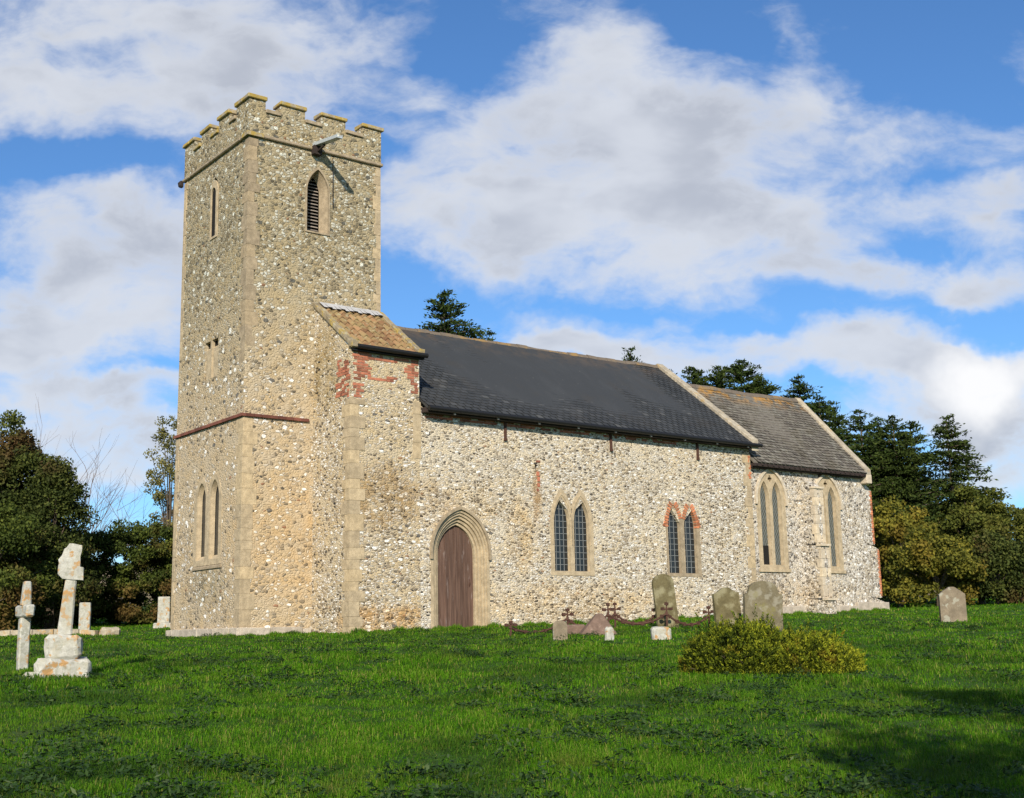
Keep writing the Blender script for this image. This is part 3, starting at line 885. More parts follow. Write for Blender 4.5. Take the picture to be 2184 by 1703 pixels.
# planked door leaf clipped to the arch
dl = MB(mp_s); npl = 8
ol = arch(DC, .60, -.2, 1.87, 2.66, 24)
def arch_h(x):
    hw, zs, za_ = .60, 1.87, 2.66; h = za_-zs; r = (hw*hw+h*h)/(2*hw); dd = abs(x-DC)
    return zs+math.sqrt(max(0, r*r-(dd+r-hw)**2))
for i in range(npl):
    u0 = DC-.60+1.2*i/npl; u1 = u0+1.2/npl-.008; dl.tint = random.random()
    us = [u0+(u1-u0)*k/4 for k in range(5)]
    dl.prism([(u0, -.13), (u1, -.13)]+[(u, max(arch_h(u), 0)) for u in reversed(us)], -.33, -.265-.004*(i % 2))
    if i < npl-1:
        uu = u1+.004; dl.tint = .9; dl.prism([(uu-.014, -.13), (uu+.014, -.13), (uu+.014, arch_h(uu)), (uu-.014, arch_h(uu))], -.3, -.252)
door = dl.build('door', M['door'], church)
hb = MB(mp_s); hb.tube([(DC+.45, 1.05, -.25), (DC+.45, 1.15, -.22), (DC+.45, 1.25, -.25)], .012, 6); hb.build('handle', M['iron'], door)
st = MB(mp_s); st.box(DC-.72, DC+.72, -.4, -.14, -.3, .03, .01); st.build('threshold', M['brick_dark'], church)

def bars(name, mp, lights, w, parent, sp=(.15, .17), th=.009, diamond=False):
    mb = MB(mp)
    for (xc, hw, z0, zs, za_) in lights:
        h = za_-zs; r = (hw*hw+h*h)/(2*hw)
        top = lambda x: zs+math.sqrt(max(0, r*r-(abs(x-xc)+r-hw)**2))
        def inside(x, z): return abs(x-xc) <= hw and z0 <= z <= top(x)
        if diamond:
            s = .11
            k = -40
            while k < 60:
                for sgn in (1, -1):
                    pts = []
                    for t in np.arange(z0, za_, .04):
                        x = xc+sgn*((t-z0)*.62)+k*s
                        if inside(x, t): pts.append((x, t))
                    if len(pts) > 1: mb.tube([(pts[0][0], pts[0][1], w), (pts[-1][0], pts[-1][1], w)], th*.7, 4)
                k += 1
        else:
            n = max(2, round(2*hw/sp[0]))
            for i in range(1, n):
                x = xc-hw+2*hw*i/n; mb.tube([(x, z0, w), (x, top(x), w)], th, 4)
            z = z0+sp[1]
            while z < za_:
                xs = [xx for xx in np.linspace(xc-hw, xc+hw, 41) if top(xx) > z]
                if len(xs) > 1: mb.tube([(xs[0], z, w), (xs[-1], z, w)], th, 4)
                z += sp[1]
    return mb.build(name, M['leadbar'], parent)

def two_light(name, mp, L, outer, splays, wg, glassm, framem, w1=.012, dia=False, extra_holes=(), sp=(.15, .17)):
    holes = [arch(*l) for l in L]
    f = plate(outer, holes+list(extra_holes), -.10, w1, mp)
    inner = []
    for l in L:
        q = (l[0], l[1]-splays, l[2]+.02, l[3], l[4]-splays*1.3)
        inner.append(q)
        splay(f, arch(*l), w1-.03, arch(*q), wg)
    for e in extra_holes: splay(f, e, w1-.03, e, wg)
    fr = f.build(name, framem, church)
    gm = MB(mp)
    us = [p[0] for p in outer]; vs_ = [p[1] for p in outer]
    gb = plate([(u*.97+.03*(min(us)+max(us))/2, v-.03) for u, v in outer], [], wg-.02, wg-.005, mp)
    gb.build('glass', glassm, fr)
    bars('glazing_bars', mp, [(q[0], q[1], q[2], q[3], q[4]) for q in inner], wg+.004, fr, diamond=dia, sp=sp)
    return fr
# window 1
w1l = [(8.70, .285, 1.47, 2.80, 3.50, 9), (9.42, .285, 1.47, 2.80, 3.50, 9)]
out1 = [(8.28, 1.36), (8.28, 2.80)]+arch(8.71, .42, 1.4, 2.85, 3.75)[2:-2]+arch(9.41, .42, 1.4, 2.85, 3.75)[2:-2]+[(9.86, 2.80), (9.86, 1.36)]
def two(L): return [tuple(l[:5]) for l in L]
w_1 = two_light('nave_window', mp_s, two(w1l), out1, .01, -.11, M['glass'], M['lime'])
for xc in (8.71, 9.41):
    arch_ring(.36, 3.63, .325, 3.575, -.02, .03, mp_s, z0=2.2, xc=xc, zs=2.82).build('arch_roll', M['lime'], w_1)
# window 2 with brick heads
w2l = [(13.08, .26, 1.47, 2.85, 3.54), (13.77, .26, 1.47, 2.85, 3.50)]
out2 = [(12.76, 1.38), (12.76, 3.0), (12.9, 3.38), (13.09, 3.60), (13.28, 3.38), (13.42, 3.1), (13.57, 3.38), (13.76, 3.58), (13.95, 3.38), (14.18, 3.0), (14.18, 1.38)]
w_2 = two_light('nave_window', mp_s, w2l, out2, .01, -.10, M['glass'], M['lime_dark'])
vb = MB(mp_s)
for xc, za_ in ((13.08, 3.54), (13.77, 3.50)):
    hw, zs = .26, 2.85; h = za_-zs; r = (hw*hw+h*h)/(2*hw); a1 = math.asin(h/r)
    for side in (-1, 1):
        for k in range(9):
            a = a1*(k+.2)/9.0
            cx, cz = xc-side*(hw-r)*-1 if False else xc+side*(hw-r), zs
            ca, sa = math.cos(a), math.sin(a)
            da = .028/r*.95
            q = []
            for rr in (r-.012, r+.115+(.03 if k > 6 else 0)):
                for aa in (a-da, a+da):
                    q.append((cx+side*rr*math.cos(aa), cz+rr*math.sin(aa)))
            if min(abs(p[0]-xc) for p in q) < .005 and k > 7: continue
            q = [q[0], q[1], q[3], q[2]]
            if any((p[0]-xc)*side < 0 for p in q): q = [(xc+max((p[0]-xc)*side, .002)*side, p[1]) for p in q]
            if side == (1 if xc < 13.4 else -1) and any((p[0]-13.425)*(1 if xc < 13.4 else -1) > 0 for p in q): continue
            vb.tint = random.random(); vb.prism(q, -.08, .022+random.uniform(0, .004))
for (u, v) in ((12.62, 2.86), (12.66, 2.94), (12.70, 3.02), (14.08, 2.86), (14.06, 2.94), (14.04, 3.02), (12.72, 3.1), (14.0, 3.1)):
    vb.tint = random.random(); vb.box(u, u+.14, v, v+.065, -.05, .02, .004)
vb.build('brick_head', M['brick_orange'], w_2)

# east quoins of the nave
qn = MB(mp_s); z = .1; k = 0
while z < 5.3:
    hh = random.uniform(.22, .4); qn.tint = random.random(); L = .34 if k % 2 else .2
    qn.box(XE-L, XE+.012, z, min(z+hh-.01, 5.3), -.3, .012, .004); z += hh; k += 1
qn.build('quoins', M['lime'], church)
bricks('brick_patch', mp_s, lambda u, v, r: u > XE-.12, XE-.12, XE+.02, 4.5, 5.36, M['brick_orange'], seed=11, w=.02, bl=.12)
bricks('brick_course', mp_s, lambda u, v, r: r.random() < .9-.055*(u-4), 4.1, 14.0, 5.33, 5.48, M['brick'], seed=12, w=.012)

# roofs of small tiles
def tiled_slope(name, P0, P1, Q0, Q1, tw, rows, lift, thick, mat, parent, seed, jit=.004):
    """P0-P1 eave line, Q0-Q1 ridge line"""
    rnd = random.Random(seed); P0, P1, Q0, Q1 = map(Vector, (P0, P1, Q0, Q1))
    nrm = (P1-P0).cross(Q0-P0).normalized()
    if nrm.z < 0: nrm = -nrm
    mb = MB()
    for r in range(rows):
        a0, a1 = r/rows, min(1.0, (r+1.35)/rows)
        L = (P1-P0).length; n = int(L/tw); off = .5 if r % 2 else 0
        for i in range(-1, n+1):
            s0 = (i+off)/n+.0015; s1 = (i+1+off)/n-.0015
            s0 = max(0, s0); s1 = min(1, s1)
            if s1-s0 < .15/n: continue
            j = rnd.uniform(-jit, jit)*.3/(P0-Q0).length
            lo = lambda s: P0.lerp(P1, s).lerp(Q0.lerp(Q1, s), max(0, a0+j))
            hi = lambda s: P0.lerp(P1, s).lerp(Q0.lerp(Q1, s), a1)
            l_ = lift+rnd.uniform(0, jit)
            t0 = rnd.uniform(-jit, jit)*.5
            v = [lo(s0)+nrm*(l_+t0), lo(s1)+nrm*(l_-t0), hi(s1)+nrm*.004, hi(s0)+nrm*.004]
            w_ = [lo(s0)+nrm*(l_+t0-thick), lo(s1)+nrm*(l_-t0-thick)]
            mb.tint = rnd.random()
            mb.add(v+w_, [(0, 1, 2, 3), (0, 1, 5, 4)])
    return mb.build(name, mat, parent)
OH = .25
def roof_pts(x, yr, ze, zr, oh, yw): return (x, yw-oh, ze), (x, yr, zr)
XN0 = TX+.06
sN = (ZR-ZE)/(YR-ys(XE)+OH)
# under-decks so no light leaks
def deck(name, x0, x1, yw0, yw1, yr, ze, zr, oh, mat, parent):
    mb = MB(); yn = 2*yr-(yw0-oh)
    v = [(x0, yw0-oh, ze), (x1, yw1-oh, ze), (x1, yr, zr), (x0, yr, zr), (x0, yn, ze), (x1, yn, ze)]
    v2 = [(a, b, c-.06) for a, b, c in v]
    mb.add(v+v2, [(0, 1, 2, 3), (3, 2, 5, 4), (6, 7, 8, 9), (9, 8, 11, 10), (0, 1, 7, 6), (4, 5, 11, 10), (0, 3, 9, 6), (3, 4, 10, 9), (1, 2, 8, 7), (2, 5, 11, 8)])
    return mb.build(name, mat, parent)
nroof = deck('nave_roof', XN0, XE-.02, ys(XN0), ys(XE), YR, 5.60, 8.83, OH, M['slate'], church)
tiled_slope('slate_courses', (XN0, ys(XN0)-OH-.02, 5.60), (XE-.12, ys(XE)-OH-.02, 5.60), (XN0, YR, 8.83), (XE-.12, YR, 8.83), .24, 30, .018, .010, M['slate'], nroof, 21)
rd = MB(); x = XN0
while x < XE-.3:
    L = .42; rd.tint = random.random(); j = random.uniform(-.012, .012)
    pr_ = [(YR-.13, 8.76+j), (YR-.06, 8.87+j), (YR, 8.90+j), (YR+.06, 8.87+j), (YR+.13, 8.76+j)]
    rd.add([(x, a, b) for a, b in pr_]+[(x+L-.015, a, b) for a, b in pr_], [(0, 1, 6, 5), (1, 2, 7, 6), (2, 3, 8, 7), (3, 4, 9, 8), (0, 1, 2, 3, 4), (5, 6, 7, 8, 9)])
    x += L
rd.build('ridge_tiles', M['ridge'], nroof)

def raked(name, x0, x1, ya, za, yb, zb, th, mat, parent, seg=9, drop=.05):
    """coping stones following a gable, eave (ya,za) to apex (yb,zb) and down the other side"""
    mb = MB()
    for side in (0, 1):
        for i in range(seg):
            t0, t1 = i/seg, (i+1)/seg-.004
            f = lambda t: ((ya+(yb-ya)*t) if side == 0 else (2*yb-ya-(yb-ya)*t), za+(zb-za)*t)
            (a, b), (c, d_) = f(t0), f(t1); mb.tint = random.random(); j = random.uniform(-.012, .012)
            mb.add([(x0, a, b-drop), (x1, a, b-drop), (x1, c, d_-drop), (x0, c, d_-drop), (x0, a, b+th+j), (x1, a, b+th+j), (x1, c, d_+th+j), (x0, c, d_+th+j)],
                   [(0, 3, 2, 1), (4, 5, 6, 7), (0, 1, 5, 4), (1, 2, 6, 5), (2, 3, 7, 6), (3, 0, 4, 7)])
    return mb.build(name, mat, parent, .01)
raked('gable_coping', XE-.14, XE+.16, ys(XE)-OH-.02, 5.60, YR, 8.83, .13, M['gablecop'], church, drop=.25)
gu = MB()
p = [(XN0+.02+(XE+.22-XN0)*i/12, 0, 5.52-.0*i) for i in range(13)]
gu.tube([(a, ys(a)-OH-.08, 5.53) for a, b, c in p], .062, 8)
for a0, a1 in zip(p[:-1], p[1:]):
    pass
gu.build('nave_gutter', M['gutter'], nroof)
fa = MB(mp_s); fa.box(XN0, XE, 5.44, 5.57, -.05, OH-.02); fa.build('eaves_board', M['timber_dark'], nroof)
gtr = [o for o in COL.objects if o.name.startswith('nave_gutter')][0]
for i in range(9):
    a = 4.9+i*1.42
    b = MB(mp_s); b.box(a, a+.05, 5.43, 5.50, OH-.0, OH+.05); b.build('gutter_bracket', M['bracket'], nroof)
for a in (6.77, 10.64, 14.24):
    b = MB(mp_s); b.box(a-.035, a+.035, 4.96, 5.46, 0, .05, .004); b.box(a-.05, a+.05, 4.93, 4.99, 0, .06, .004); b.build('tie_plate', M['iron'], church)

# ---- chancel
XC = 22.60; YC = 1.13; ZCR = 7.98; ZCE = 4.98
def ysc(x): return ys(x)+.09
def ch_sec(x): return [(x, ysc(x), -.3), (x, 2*YC-ysc(x), -.3), (x, 2*YC-ysc(x), ZCE+.05), (x, YC, ZCR), (x, ysc(x), ZCE+.05)]
cv = MB(); A = ch_sec(XE+.001); B = ch_sec(XC)
cv.add(A+B, [(0, 1, 2, 3, 4), (9, 8, 7, 6, 5)]+[(i, i+5, (i+1) % 5+5, (i+1) % 5) for i in range(5)])
chan = cv.build('chancel_wall', M['chancel'], church)
def cwin(xc):
    return [(xc-.70, 1.70), (xc-.70, 3.85)]
for xc in (17.65, 20.50):
    carve(chan, [cutter(arch(xc, .62, 1.72, 3.85, 4.76), -.35, .4, mp_c)])
    quat = []
    for k in range(16):
        a = k*math.pi/8; rr = .085*(1+.28*math.cos(4*a)); quat.append((xc+rr*math.cos(a), 4.56+rr*1.15*math.sin(a)))
    L = [(xc-.30, .215, 1.80, 3.95, 4.48), (xc+.28, .215, 1.80, 3.95, 4.48)]
    fr = two_light('chancel_window', mp_c, L, arch(xc, .70, 1.66, 3.85, 4.86, 12), .015, -.13, M['glass_dull'], M['lime'], dia=True, extra_holes=[quat])
    arch_ring(.78, 4.95, .70, 4.86, -.02, .07, mp_c, z0=3.72, xc=xc, zs=3.85).build('hood_mould', M['lime_pale'], fr)
    sl_ = MB(mp_c); sl_.box(xc-.75, xc+.75, 1.58, 1.68, -.05, .05, .006); sl_.build('sill', M['lime'], fr)
    if xc < 18:
        ve = MB(mp_c); ve.box(xc-.30-.19, xc-.30+.19, 1.83, 2.42, -.125, -.105); ve.build('ventilator', M['void'], fr)
# middle buttress
def buttress(mb, x0, x1, stages):
    for (z0, z1, pr_, zt) in stages:
        yw = ysc((x0+x1)/2)
        mb.add([(x0, yw-pr_, z0), (x1, yw-pr_, z0), (x1, yw+.05, z0), (x0, yw+.05, z0), (x0, yw-pr_, z1), (x1, yw-pr_, z1), (x1, yw+.05, zt), (x0, yw+.05, zt)],
               [(0, 3, 2, 1), (4, 5, 6, 7), (0, 1, 5, 4), (1, 2, 6, 5), (2, 3, 7, 6), (3, 0, 4, 7)])
bt = MB(); buttress(bt, 19.16, 19.58, [(2.48, 4.32, .58, 4.74), (.74, 2.42, .70, 2.479), (-.3, .66, .82, .739)])
bt.build('buttress', M['chancel'], church)
bd = MB()
yw = ysc(19.4)
for (z0, z1, pr_) in ((2.52, 4.30, .58), (.80, 2.34, .70)):
    z = z0; k = 0
    while z < z1:
        hh = random.uniform(.22, .36); zz = min(z+hh-.008, z1); bd.tint = random.random()
        L = .12 if k % 2 else .2
        bd.box(19.148, 19.16+L, yw-pr_-.012, yw-pr_+.3-L, z, zz, .003); bd.box(19.592-L*.8, 19.592, yw-pr_-.012, yw-pr_+.3-L, z, zz, .003)
        z += hh; k += 1
for (z0, pr_) in ((2.40, .76), (.66, .88), (4.28, .63)):
    bd.tint = .6; bd.box(19.12, 19.62, yw-pr_, yw-pr_+.22, z0, z0+.07, .004)
bd.build('buttress_dressings', M['lime_pale'], church, .006)
# east buttress, projecting east at the corner, brick-edged
eb = MB()
ye0, ye1 = ysc(XC)+.015, ysc(XC)+.62
for (z0, z1, p_, zt) in ((2.58, 4.46, .42, 4.80), (.78, 2.44, .62, 2.66), (-.3, .62, .80, .84)):
    eb.add([(XC-.01, ye0, z0), (XC+p_, ye0, z0), (XC+p_, ye1, z0), (XC-.01, ye1, z0), (XC-.01, ye0, zt), (XC+p_, ye0, z1), (XC+p_, ye1, z1), (XC-.01, ye1, zt)],
           [(0, 3, 2, 1), (4, 5, 6, 7), (0, 1, 5, 4), (1, 2, 6, 5), (2, 3, 7, 6), (3, 0, 4, 7)])
eb.build('buttress', M['chancel'], church)
for (z0, z1, p_) in ((2.62, 4.44, .42), (.84, 2.42, .62)):
    z = z0; ed = MB()
    while z < z1:
        ed.tint = random.random(); ed.box(XC+p_-.06-.04*(int(z*13) % 2), XC+p_+.012, ye0-.012, ye0+.2, z, min(z+.065, z1), .003); z += .078
    ed.build('brick_dressings', M['brick_orange'], church)
pb = MB(); x = XE+.05
while x < XC+.7:
    L = random.uniform(.4, .8); pb.tint = random.random()
    if x+L > 19.05 and len(pb.v) and x < 19.7:
        pb.build('plinth', M['plinth'], church, .012); pb = MB()
    if not (x+L > 19.05 and x < 19.7): pb.box(x, min(x+L-.012, XC+.84), ysc(x)-.10, ysc(x)+.05, -.2, .62 if x > 21.6 else .50, .012)
    x += L
pb.build('plinth', M['plinth'], church, .012)
croof = deck('chancel_roof', XE+.02, XC-.02, ysc(XE), ysc(XC), YC, 5.03, 8.05, .25, M['oldtile'], church)
tiled_slope('tile_courses', (XE+.16, ysc(XE)-.29, 5.0), (XC-.12, ysc(XC)-.29, 5.0), (XE+.16, YC, 8.05), (XC-.12, YC, 8.05), .19, 27, .034, .02, M['oldtile'], croof, 33, .014)
rd = MB(); x = XE+.16
while x < XC-.3:
    L = .36; rd.tint = random.random(); j = random.uniform(-.015, .015)
    pr_ = [(YC-.13, 7.97+j), (YC-.06, 8.10+j), (YC, 8.13+j), (YC+.06, 8.10+j), (YC+.13, 7.97+j)]
    rd.add([(x, a, b) for a, b in pr_]+[(x+L-.015, a, b) for a, b in pr_], [(0, 1, 6, 5), (1, 2, 7, 6), (2, 3, 8, 7), (3, 4, 9, 8), (0, 1, 2, 3, 4), (5, 6, 7, 8, 9)])
    x += L
rd.build('ridge_tiles', M['ridge'], croof)
raked('gable_coping', XC-.14, XC+.12, ysc(XC)-.27, 5.03, YC, 8.05, .12, M['gablecop'], church, drop=.22)
kn = MB(); kn.box(XC-.14, XC+.13, ysc(XC)-.28, ysc(XC)+.2, 4.66, 4.98, .01); kn.build('kneeler', M['lime_pale'], church, .02)
eb2 = MB(mp_c); eb2.box(XE+.02, XC-.16, 4.90, 4.99, -.05, .27); eb2.box(XE+.02, XC-.2, 4.86, 4.90, -.05, .16)
for i in range(22):
    eb2.box(XE+.1+i*.265, XE+.17+i*.265, 4.93, 4.985, .27, .30, .006)
eb2.build('eaves_board', M['timber_dark'], croof)

# old roofs sag a little between their gables
def sag(ob, x0, x1, ze, zr, depth):
    for o_ in [ob]+list(ob.children):
        if o_.name.startswith(('nave_gutter', 'eaves', 'gutter')): continue
        me = o_.data; co = np.empty(len(me.vertices)*3, np.float32); me.vertices.foreach_get('co', co); co = co.reshape(-1, 3)
        t = np.clip((co[:, 0]-x0)/(x1-x0), 0, 1); k = np.clip((co[:, 2]-ze)/(zr-ze), 0, 1)
        co[:, 2] -= k*(depth*np.sin(math.pi*t)+.012*np.sin(co[:, 0]*2.3)+.008*np.sin(co[:, 0]*5.1+1))+.012*np.sin(co[:, 0]*1.7+co[:, 2]*2)*np.sin(math.pi*k)*(k > 0)
        me.vertices.foreach_set('co', co.ravel()); me.update()
sag(nave, TX, XE, ZE, ZR, .05); sag(chan, XE, XC, ZCE, ZCR, .05)
sag(nroof, TX, XE, 5.6, 8.83, .05); sag(croof, XE, XC, 5.03, 8.05, .05)

# ------------------------------------------------------------------ gravestones
def displace(o, amt, seed, sub=0):
    bm = bmesh.new(); bm.from_mesh(o.data)
    if sub: bmesh.ops.subdivide_edges(bm, edges=bm.edges, cuts=sub, use_grid_fill=True)
    from mathutils import noise
    for v in bm.verts:
        n_ = noise.noise_vector(v.co*4+Vector((seed, 0, 0)))+noise.noise_vector(v.co*11+Vector((0, seed, 0)))*.5
        v.co += n_*amt
    bm.to_mesh(o.data); bm.free()
def lp(u, v, w): return (u, -w, v)
def headstone(name, label, loc, rz, outline, th, mat, lean=(0, 0), group=None):
    mb = plate(outline, [], -th/2, th/2, lp)
    o = mb.build(name, mat)
    bm = bmesh.new(); bm.from_mesh(o.data); bmesh.ops.remove_doubles(bm, verts=bm.verts, dist=.0005)
    bmesh.ops.recalc_face_normals(bm, faces=bm.faces); bm.to_mesh(o.data); bm.free()
    md = o.modifiers.new('bev', 'BEVEL'); md.width = .012; md.segments = 2; md.limit_method = 'ANGLE'; md.angle_limit = rad(50)
    o.location = loc; o.rotation_euler = (lean[0], lean[1], rz)
    tag(o, label, 'gravestone', group or 'gravestones in the churchyard')
    return o
def shoulder(w, h, hs, n=10):
    """straight sides, small shoulders, rising to a rounded peak"""
    pts = [(-w, -.3), (-w, hs)]
    for i in range(1, n): 
        t = i/n; pts.append((-w+2*w*t*.5, hs+(h-hs)*(0.5-0.5*math.cos(math.pi*t))**1.0))
    pts.append((0, h))
    pts += [(-a, b) for a, b in reversed(pts[:-1])]
    return pts
RZ = -rad(8)
def ogee(w, h, hs):
    pts = [(-w, -.3), (-w, hs), (-w*.86, hs-.0), (-w*.80, hs+.03)]
    for i in range(1, 12):
        a = math.pi-math.pi*i/12; pts.append((w*.76*math.cos(a), hs+.05+(h-hs-.05)*math.sin(a)**.8))
    pts += [(w*.80, hs+.03), (w*.86, hs), (w, hs), (w, -.3)]
    return pts
rt = [(-.28, -.3), (-.28, 1.14)]+[(-.28*math.cos(a), 1.14+.22*math.sin(a)) for a in np.linspace(.2, math.pi-.2, 12)]+[(.28, 1.14), (.28, -.3)]
headstone('headstone', 'tall round-topped olive headstone leaning slightly, in front of the brick-headed nave window', (8.95, -5.54, gz(8.95, -5.54)-.0), -rad(22), rt, .10, M['grave_olive'], (rad(-2), rad(-4.5)))
headstone('headstone', 'olive headstone with a gently peaked top, standing just left of the widest headstone', (8.98, -7.55, gz(8.98, -7.55)), -rad(18), shoulder(.34, 1.02, .88), .10, M['grave_olive'], (rad(-3), rad(-2)))
headstone('headstone', 'widest grey headstone with arched top, rising directly behind the golden bush', (9.1, -8.5, gz(9.1, -8.5)), -rad(22), ogee(.48, 1.16, .86), .11, M['grave_grey'], (rad(2), rad(1)))
F_out = [(-.30, -.3), (-.30, .70), (-.18, .80), (-.05, .89), (.05, .89), (.18, .80), (.30, .70), (.30, -.3)]
headstone('headstone', 'small brown headstone with pointed top, alone on the grass right of the church', (15.8, -9.07, gz(15.8, -9.07)), -rad(40), [(a*1.12, b) for a, b in F_out], .14, M['grave_brown'], (0, 0))

# crosses at the left
def free_box(name, mat, parent, x, y, z, bev=.02, amt=.01, seed=1, sub=3, j=0.0):
    b = MB(); b.box(x[0], x[1], y[0], y[1], z[0], z[1], j)
    o = b.build(name, mat, parent, bev)
    displace(o, amt, seed, sub)
    return o
ca = empty('stone_cross', (-7.5, -10.4, gz(-7.5, -10.4)-.06), -rad(20))
tag(ca, 'tall white stone cross with broken stubby head on a stepped lichened base', 'stone cross', 'stone crosses left of the tower')
free_box('lower_step', M['grave_white'], ca, (-.36, .37), (-.33, .33), (-.25, .30), .06, .045, 1)
free_box('corner_stone', M['grave_white'], ca, (-.50, -.20), (-.44, -.1), (-.25, .12), .04, .03, 2)
free_box('upper_step', M['grave_white'], ca, (-.235, .235), (-.22, .22), (.29, .62), .05, .034, 3)
sh = MB(); sh.add([(-.10, -.095, .61), (.10, -.095, .61), (.10, .095, .61), (-.10, .095, .61), (-.065+.05, -.07, 1.42), (.085+.05, -.07, 1.42), (.085+.05, .07, 1.42), (-.065+.05, .07, 1.42)],
    [(0, 3, 2, 1), (4, 5, 6, 7), (0, 1, 5, 4), (1, 2, 6, 5), (2, 3, 7, 6), (3, 0, 4, 7)])
o = sh.build('shaft', M['grave_white'], ca, .02); displace(o, .006, 4, 3)
hp = [(-.06, 1.40), (.05, 1.385), (.22, 1.37), (.225, 1.55), (.175, 1.56), (.17, 1.70), (.185, 1.86), (.02, 1.88), (-.01, 1.83), (-.05, 1.81), (-.085, 1.72), (-.125, 1.66), (-.11, 1.60), (-.125, 1.46)]
o = plate(hp, [], -.085, .085, lp).build('cross_head', M['grave_white'], ca)
bm = bmesh.new(); bm.from_mesh(o.data); bmesh.ops.remove_doubles(bm, verts=bm.verts, dist=.001); bmesh.ops.triangulate(bm, faces=bm.faces); bm.to_mesh(o.data); bm.free()
displace(o, .016, 5, 3)
cb_ = empty('stone_cross', (-7.33, -7.93, gz(-7.33, -7.93)), rad(0))
tag(cb_, 'slim white stone cross seen edge on, orange lichen on its foot, at the left edge', 'stone cross', 'stone crosses left of the tower')
free_box('shaft', M['grave_white'], cb_, (-.08, .08), (-.07, .07), (-.2, .80), .02, .006, 7)
free_box('cross_head', M['grave_white'], cb_, (-.07, .07), (-.30, .30), (.80, 1.0), .03, .012, 8)
sh = MB(); sh.add([(-.075, -.08, .98), (.075, -.08, .98), (.075, .08, .98), (-.075, .08, .98), (-.045, -.06, 1.37), (.065, -.06, 1.37), (.065, .06, 1.37), (-.045, .06, 1.37)],
    [(0, 3, 2, 1), (4, 5, 6, 7), (0, 1, 5, 4), (1, 2, 6, 5), (2, 3, 7, 6), (3, 0, 4, 7)])
o = sh.build('upper_arm', M['grave_white'], cb_, .02); displace(o, .008, 9, 2)
pc = empty('grave_pillar', (.03, 11.16, gz(.03, 11.16)), -rad(25))
tag(pc, 'narrow pale grave pillar standing behind the tall white cross', 'gravestone', 'gravestones in the churchyard')
free_box('shaft', M['grave_white'], pc, (-.17, .17), (-.12, .12), (-.1, .96), .02, .008, 10)
ps = empty('grave_pillar', (3.6, 13.7, gz(3.6, 13.7)), -rad(25))
tag(ps, 'broken pale grave pillar on a square foot beside the tower corner', 'gravestone', 'gravestones in the churchyard')
free_box('foot', M['grave_white'], ps, (-.33, .33), (-.3, .3), (-.1, .17), .03, .012, 11)
free_box('shaft', M['grave_white'], ps, (-.2, .2), (-.15, .15), (.16, 1.06), .02, .012, 12)
o = free_box('boulder', M['kerb'], None, (-.28, .28), (-.2, .2), (-.12, .26), .08, .03, 13); o.location = (.35, 9.8, gz(.35, 9.8)); tag(o, 'rounded lump of stone lying on the grass behind the tall cross', 'stone')
kb = MB()
a = Vector((-4.4, 14.4)); b = Vector((.0, 9.9)); dv = (b-a); L = dv.length; u_ = dv.normalized(); pn = Vector((-u_.y, u_.x)); s = 0
while s < L:
    l_ = random.uniform(.5, .9); kb.tint = random.random()
    p0 = a+u_*s; p1 = a+u_*(min(s+l_-.02, L)); vs = []
    for z in (-.15, .16):
        for q in (p0-pn*.09, p1-pn*.09, p1+pn*.09, p0+pn*.09): vs.append((q.x, q.y, gz(q.x, q.y)+z+random.uniform(-.015, .015)))
    kb.add(vs, [(0, 3, 2, 1), (4, 5, 6, 7), (0, 1, 5, 4), (1, 2, 6, 5), (2, 3, 7, 6), (3, 0, 4, 7)]); s += l_
o = kb.build('grave_kerb', M['kerb'], None, .015); tag(o, 'low line of pale kerbstones in the grass at the left edge', 'kerb')

# iron grave railing: finialed posts and drooping bars
rl = empty('grave_railing', (7.2, -5.3, gz(7.2, -5.3)))
tag(rl, 'rusty iron grave railing with cross finials and drooping bars before the nave wall', 'railing')
posts = [(4.15, -5.35, .30), (6.03, -5.12, .52), (7.12, -5.35, .62), (8.0, -4.62, .60), (8.45, -6.0, .60), (9.0, -5.1, .58), (9.55, -6.35, .52)]
oz = gz(7.2, -5.3)
def post(x, y, h):
    z = gz(x, y)-oz; X_ = x-7.2; Y_ = y+5.3
    b = MB(); b.tube([(X_, Y_, z-.2), (X_+.015, Y_, z+h*.62)], .028, 6)
    b.tube([(X_, Y_, z+h*.55), (X_+.01, Y_, z+h*.70)], .045, 6, .03)
    o = b.build('post', M['iron'], rl)
    f = MB(); cx, cz = X_+.012, z+h*.80
    d_ = Vector((math.cos(rad(-30)), math.sin(rad(-30)), 0))
    f.tube([(cx, Y_, z+h*.66), (cx, Y_, z+h*1.0), (cx, Y_, z+h*1.13)], .026, 6, .006)
    f.tube([(cx-d_.x*.10, Y_-d_.y*.10, cz), (cx+d_.x*.10, Y_+d_.y*.10, cz)], .017, 6)
    for e in ((cx-d_.x*.10, Y_-d_.y*.10, cz), (cx+d_.x*.10, Y_+d_.y*.10, cz), (cx, Y_, z+h*1.0)):
        f.box(e[0]-.04, e[0]+.04, e[1]-.03, e[1]+.03, e[2]-.03, e[2]+.04, .008)
    f.build('finial', M['iron'], o)
for p_ in posts: post(*p_)
def swag(i, j, sag):
    (x0, y0, h0), (x1, y1, h1) = posts[i], posts[j]
    a = Vector((x0-7.2, y0+5.3, gz(x0, y0)-oz+h0*.62)); b = Vector((x1-7.2, y1+5.3, gz(x1, y1)-oz+h1*.62)); pts = []
    for k in range(13):
        t = k/12; p = a.lerp(b, t); p.z -= sag*4*t*(1-t); pts.append(p)
    mb = MB(); mb.tube(pts, .028, 5)
    for k in range(1, 12, 2):
        q = pts[k]; mb.box(q.x-.036, q.x+.036, q.y-.03, q.y+.03, q.z-.042, q.z+.042, .01)
    mb.build('drooping_bar', M['iron'], rl)
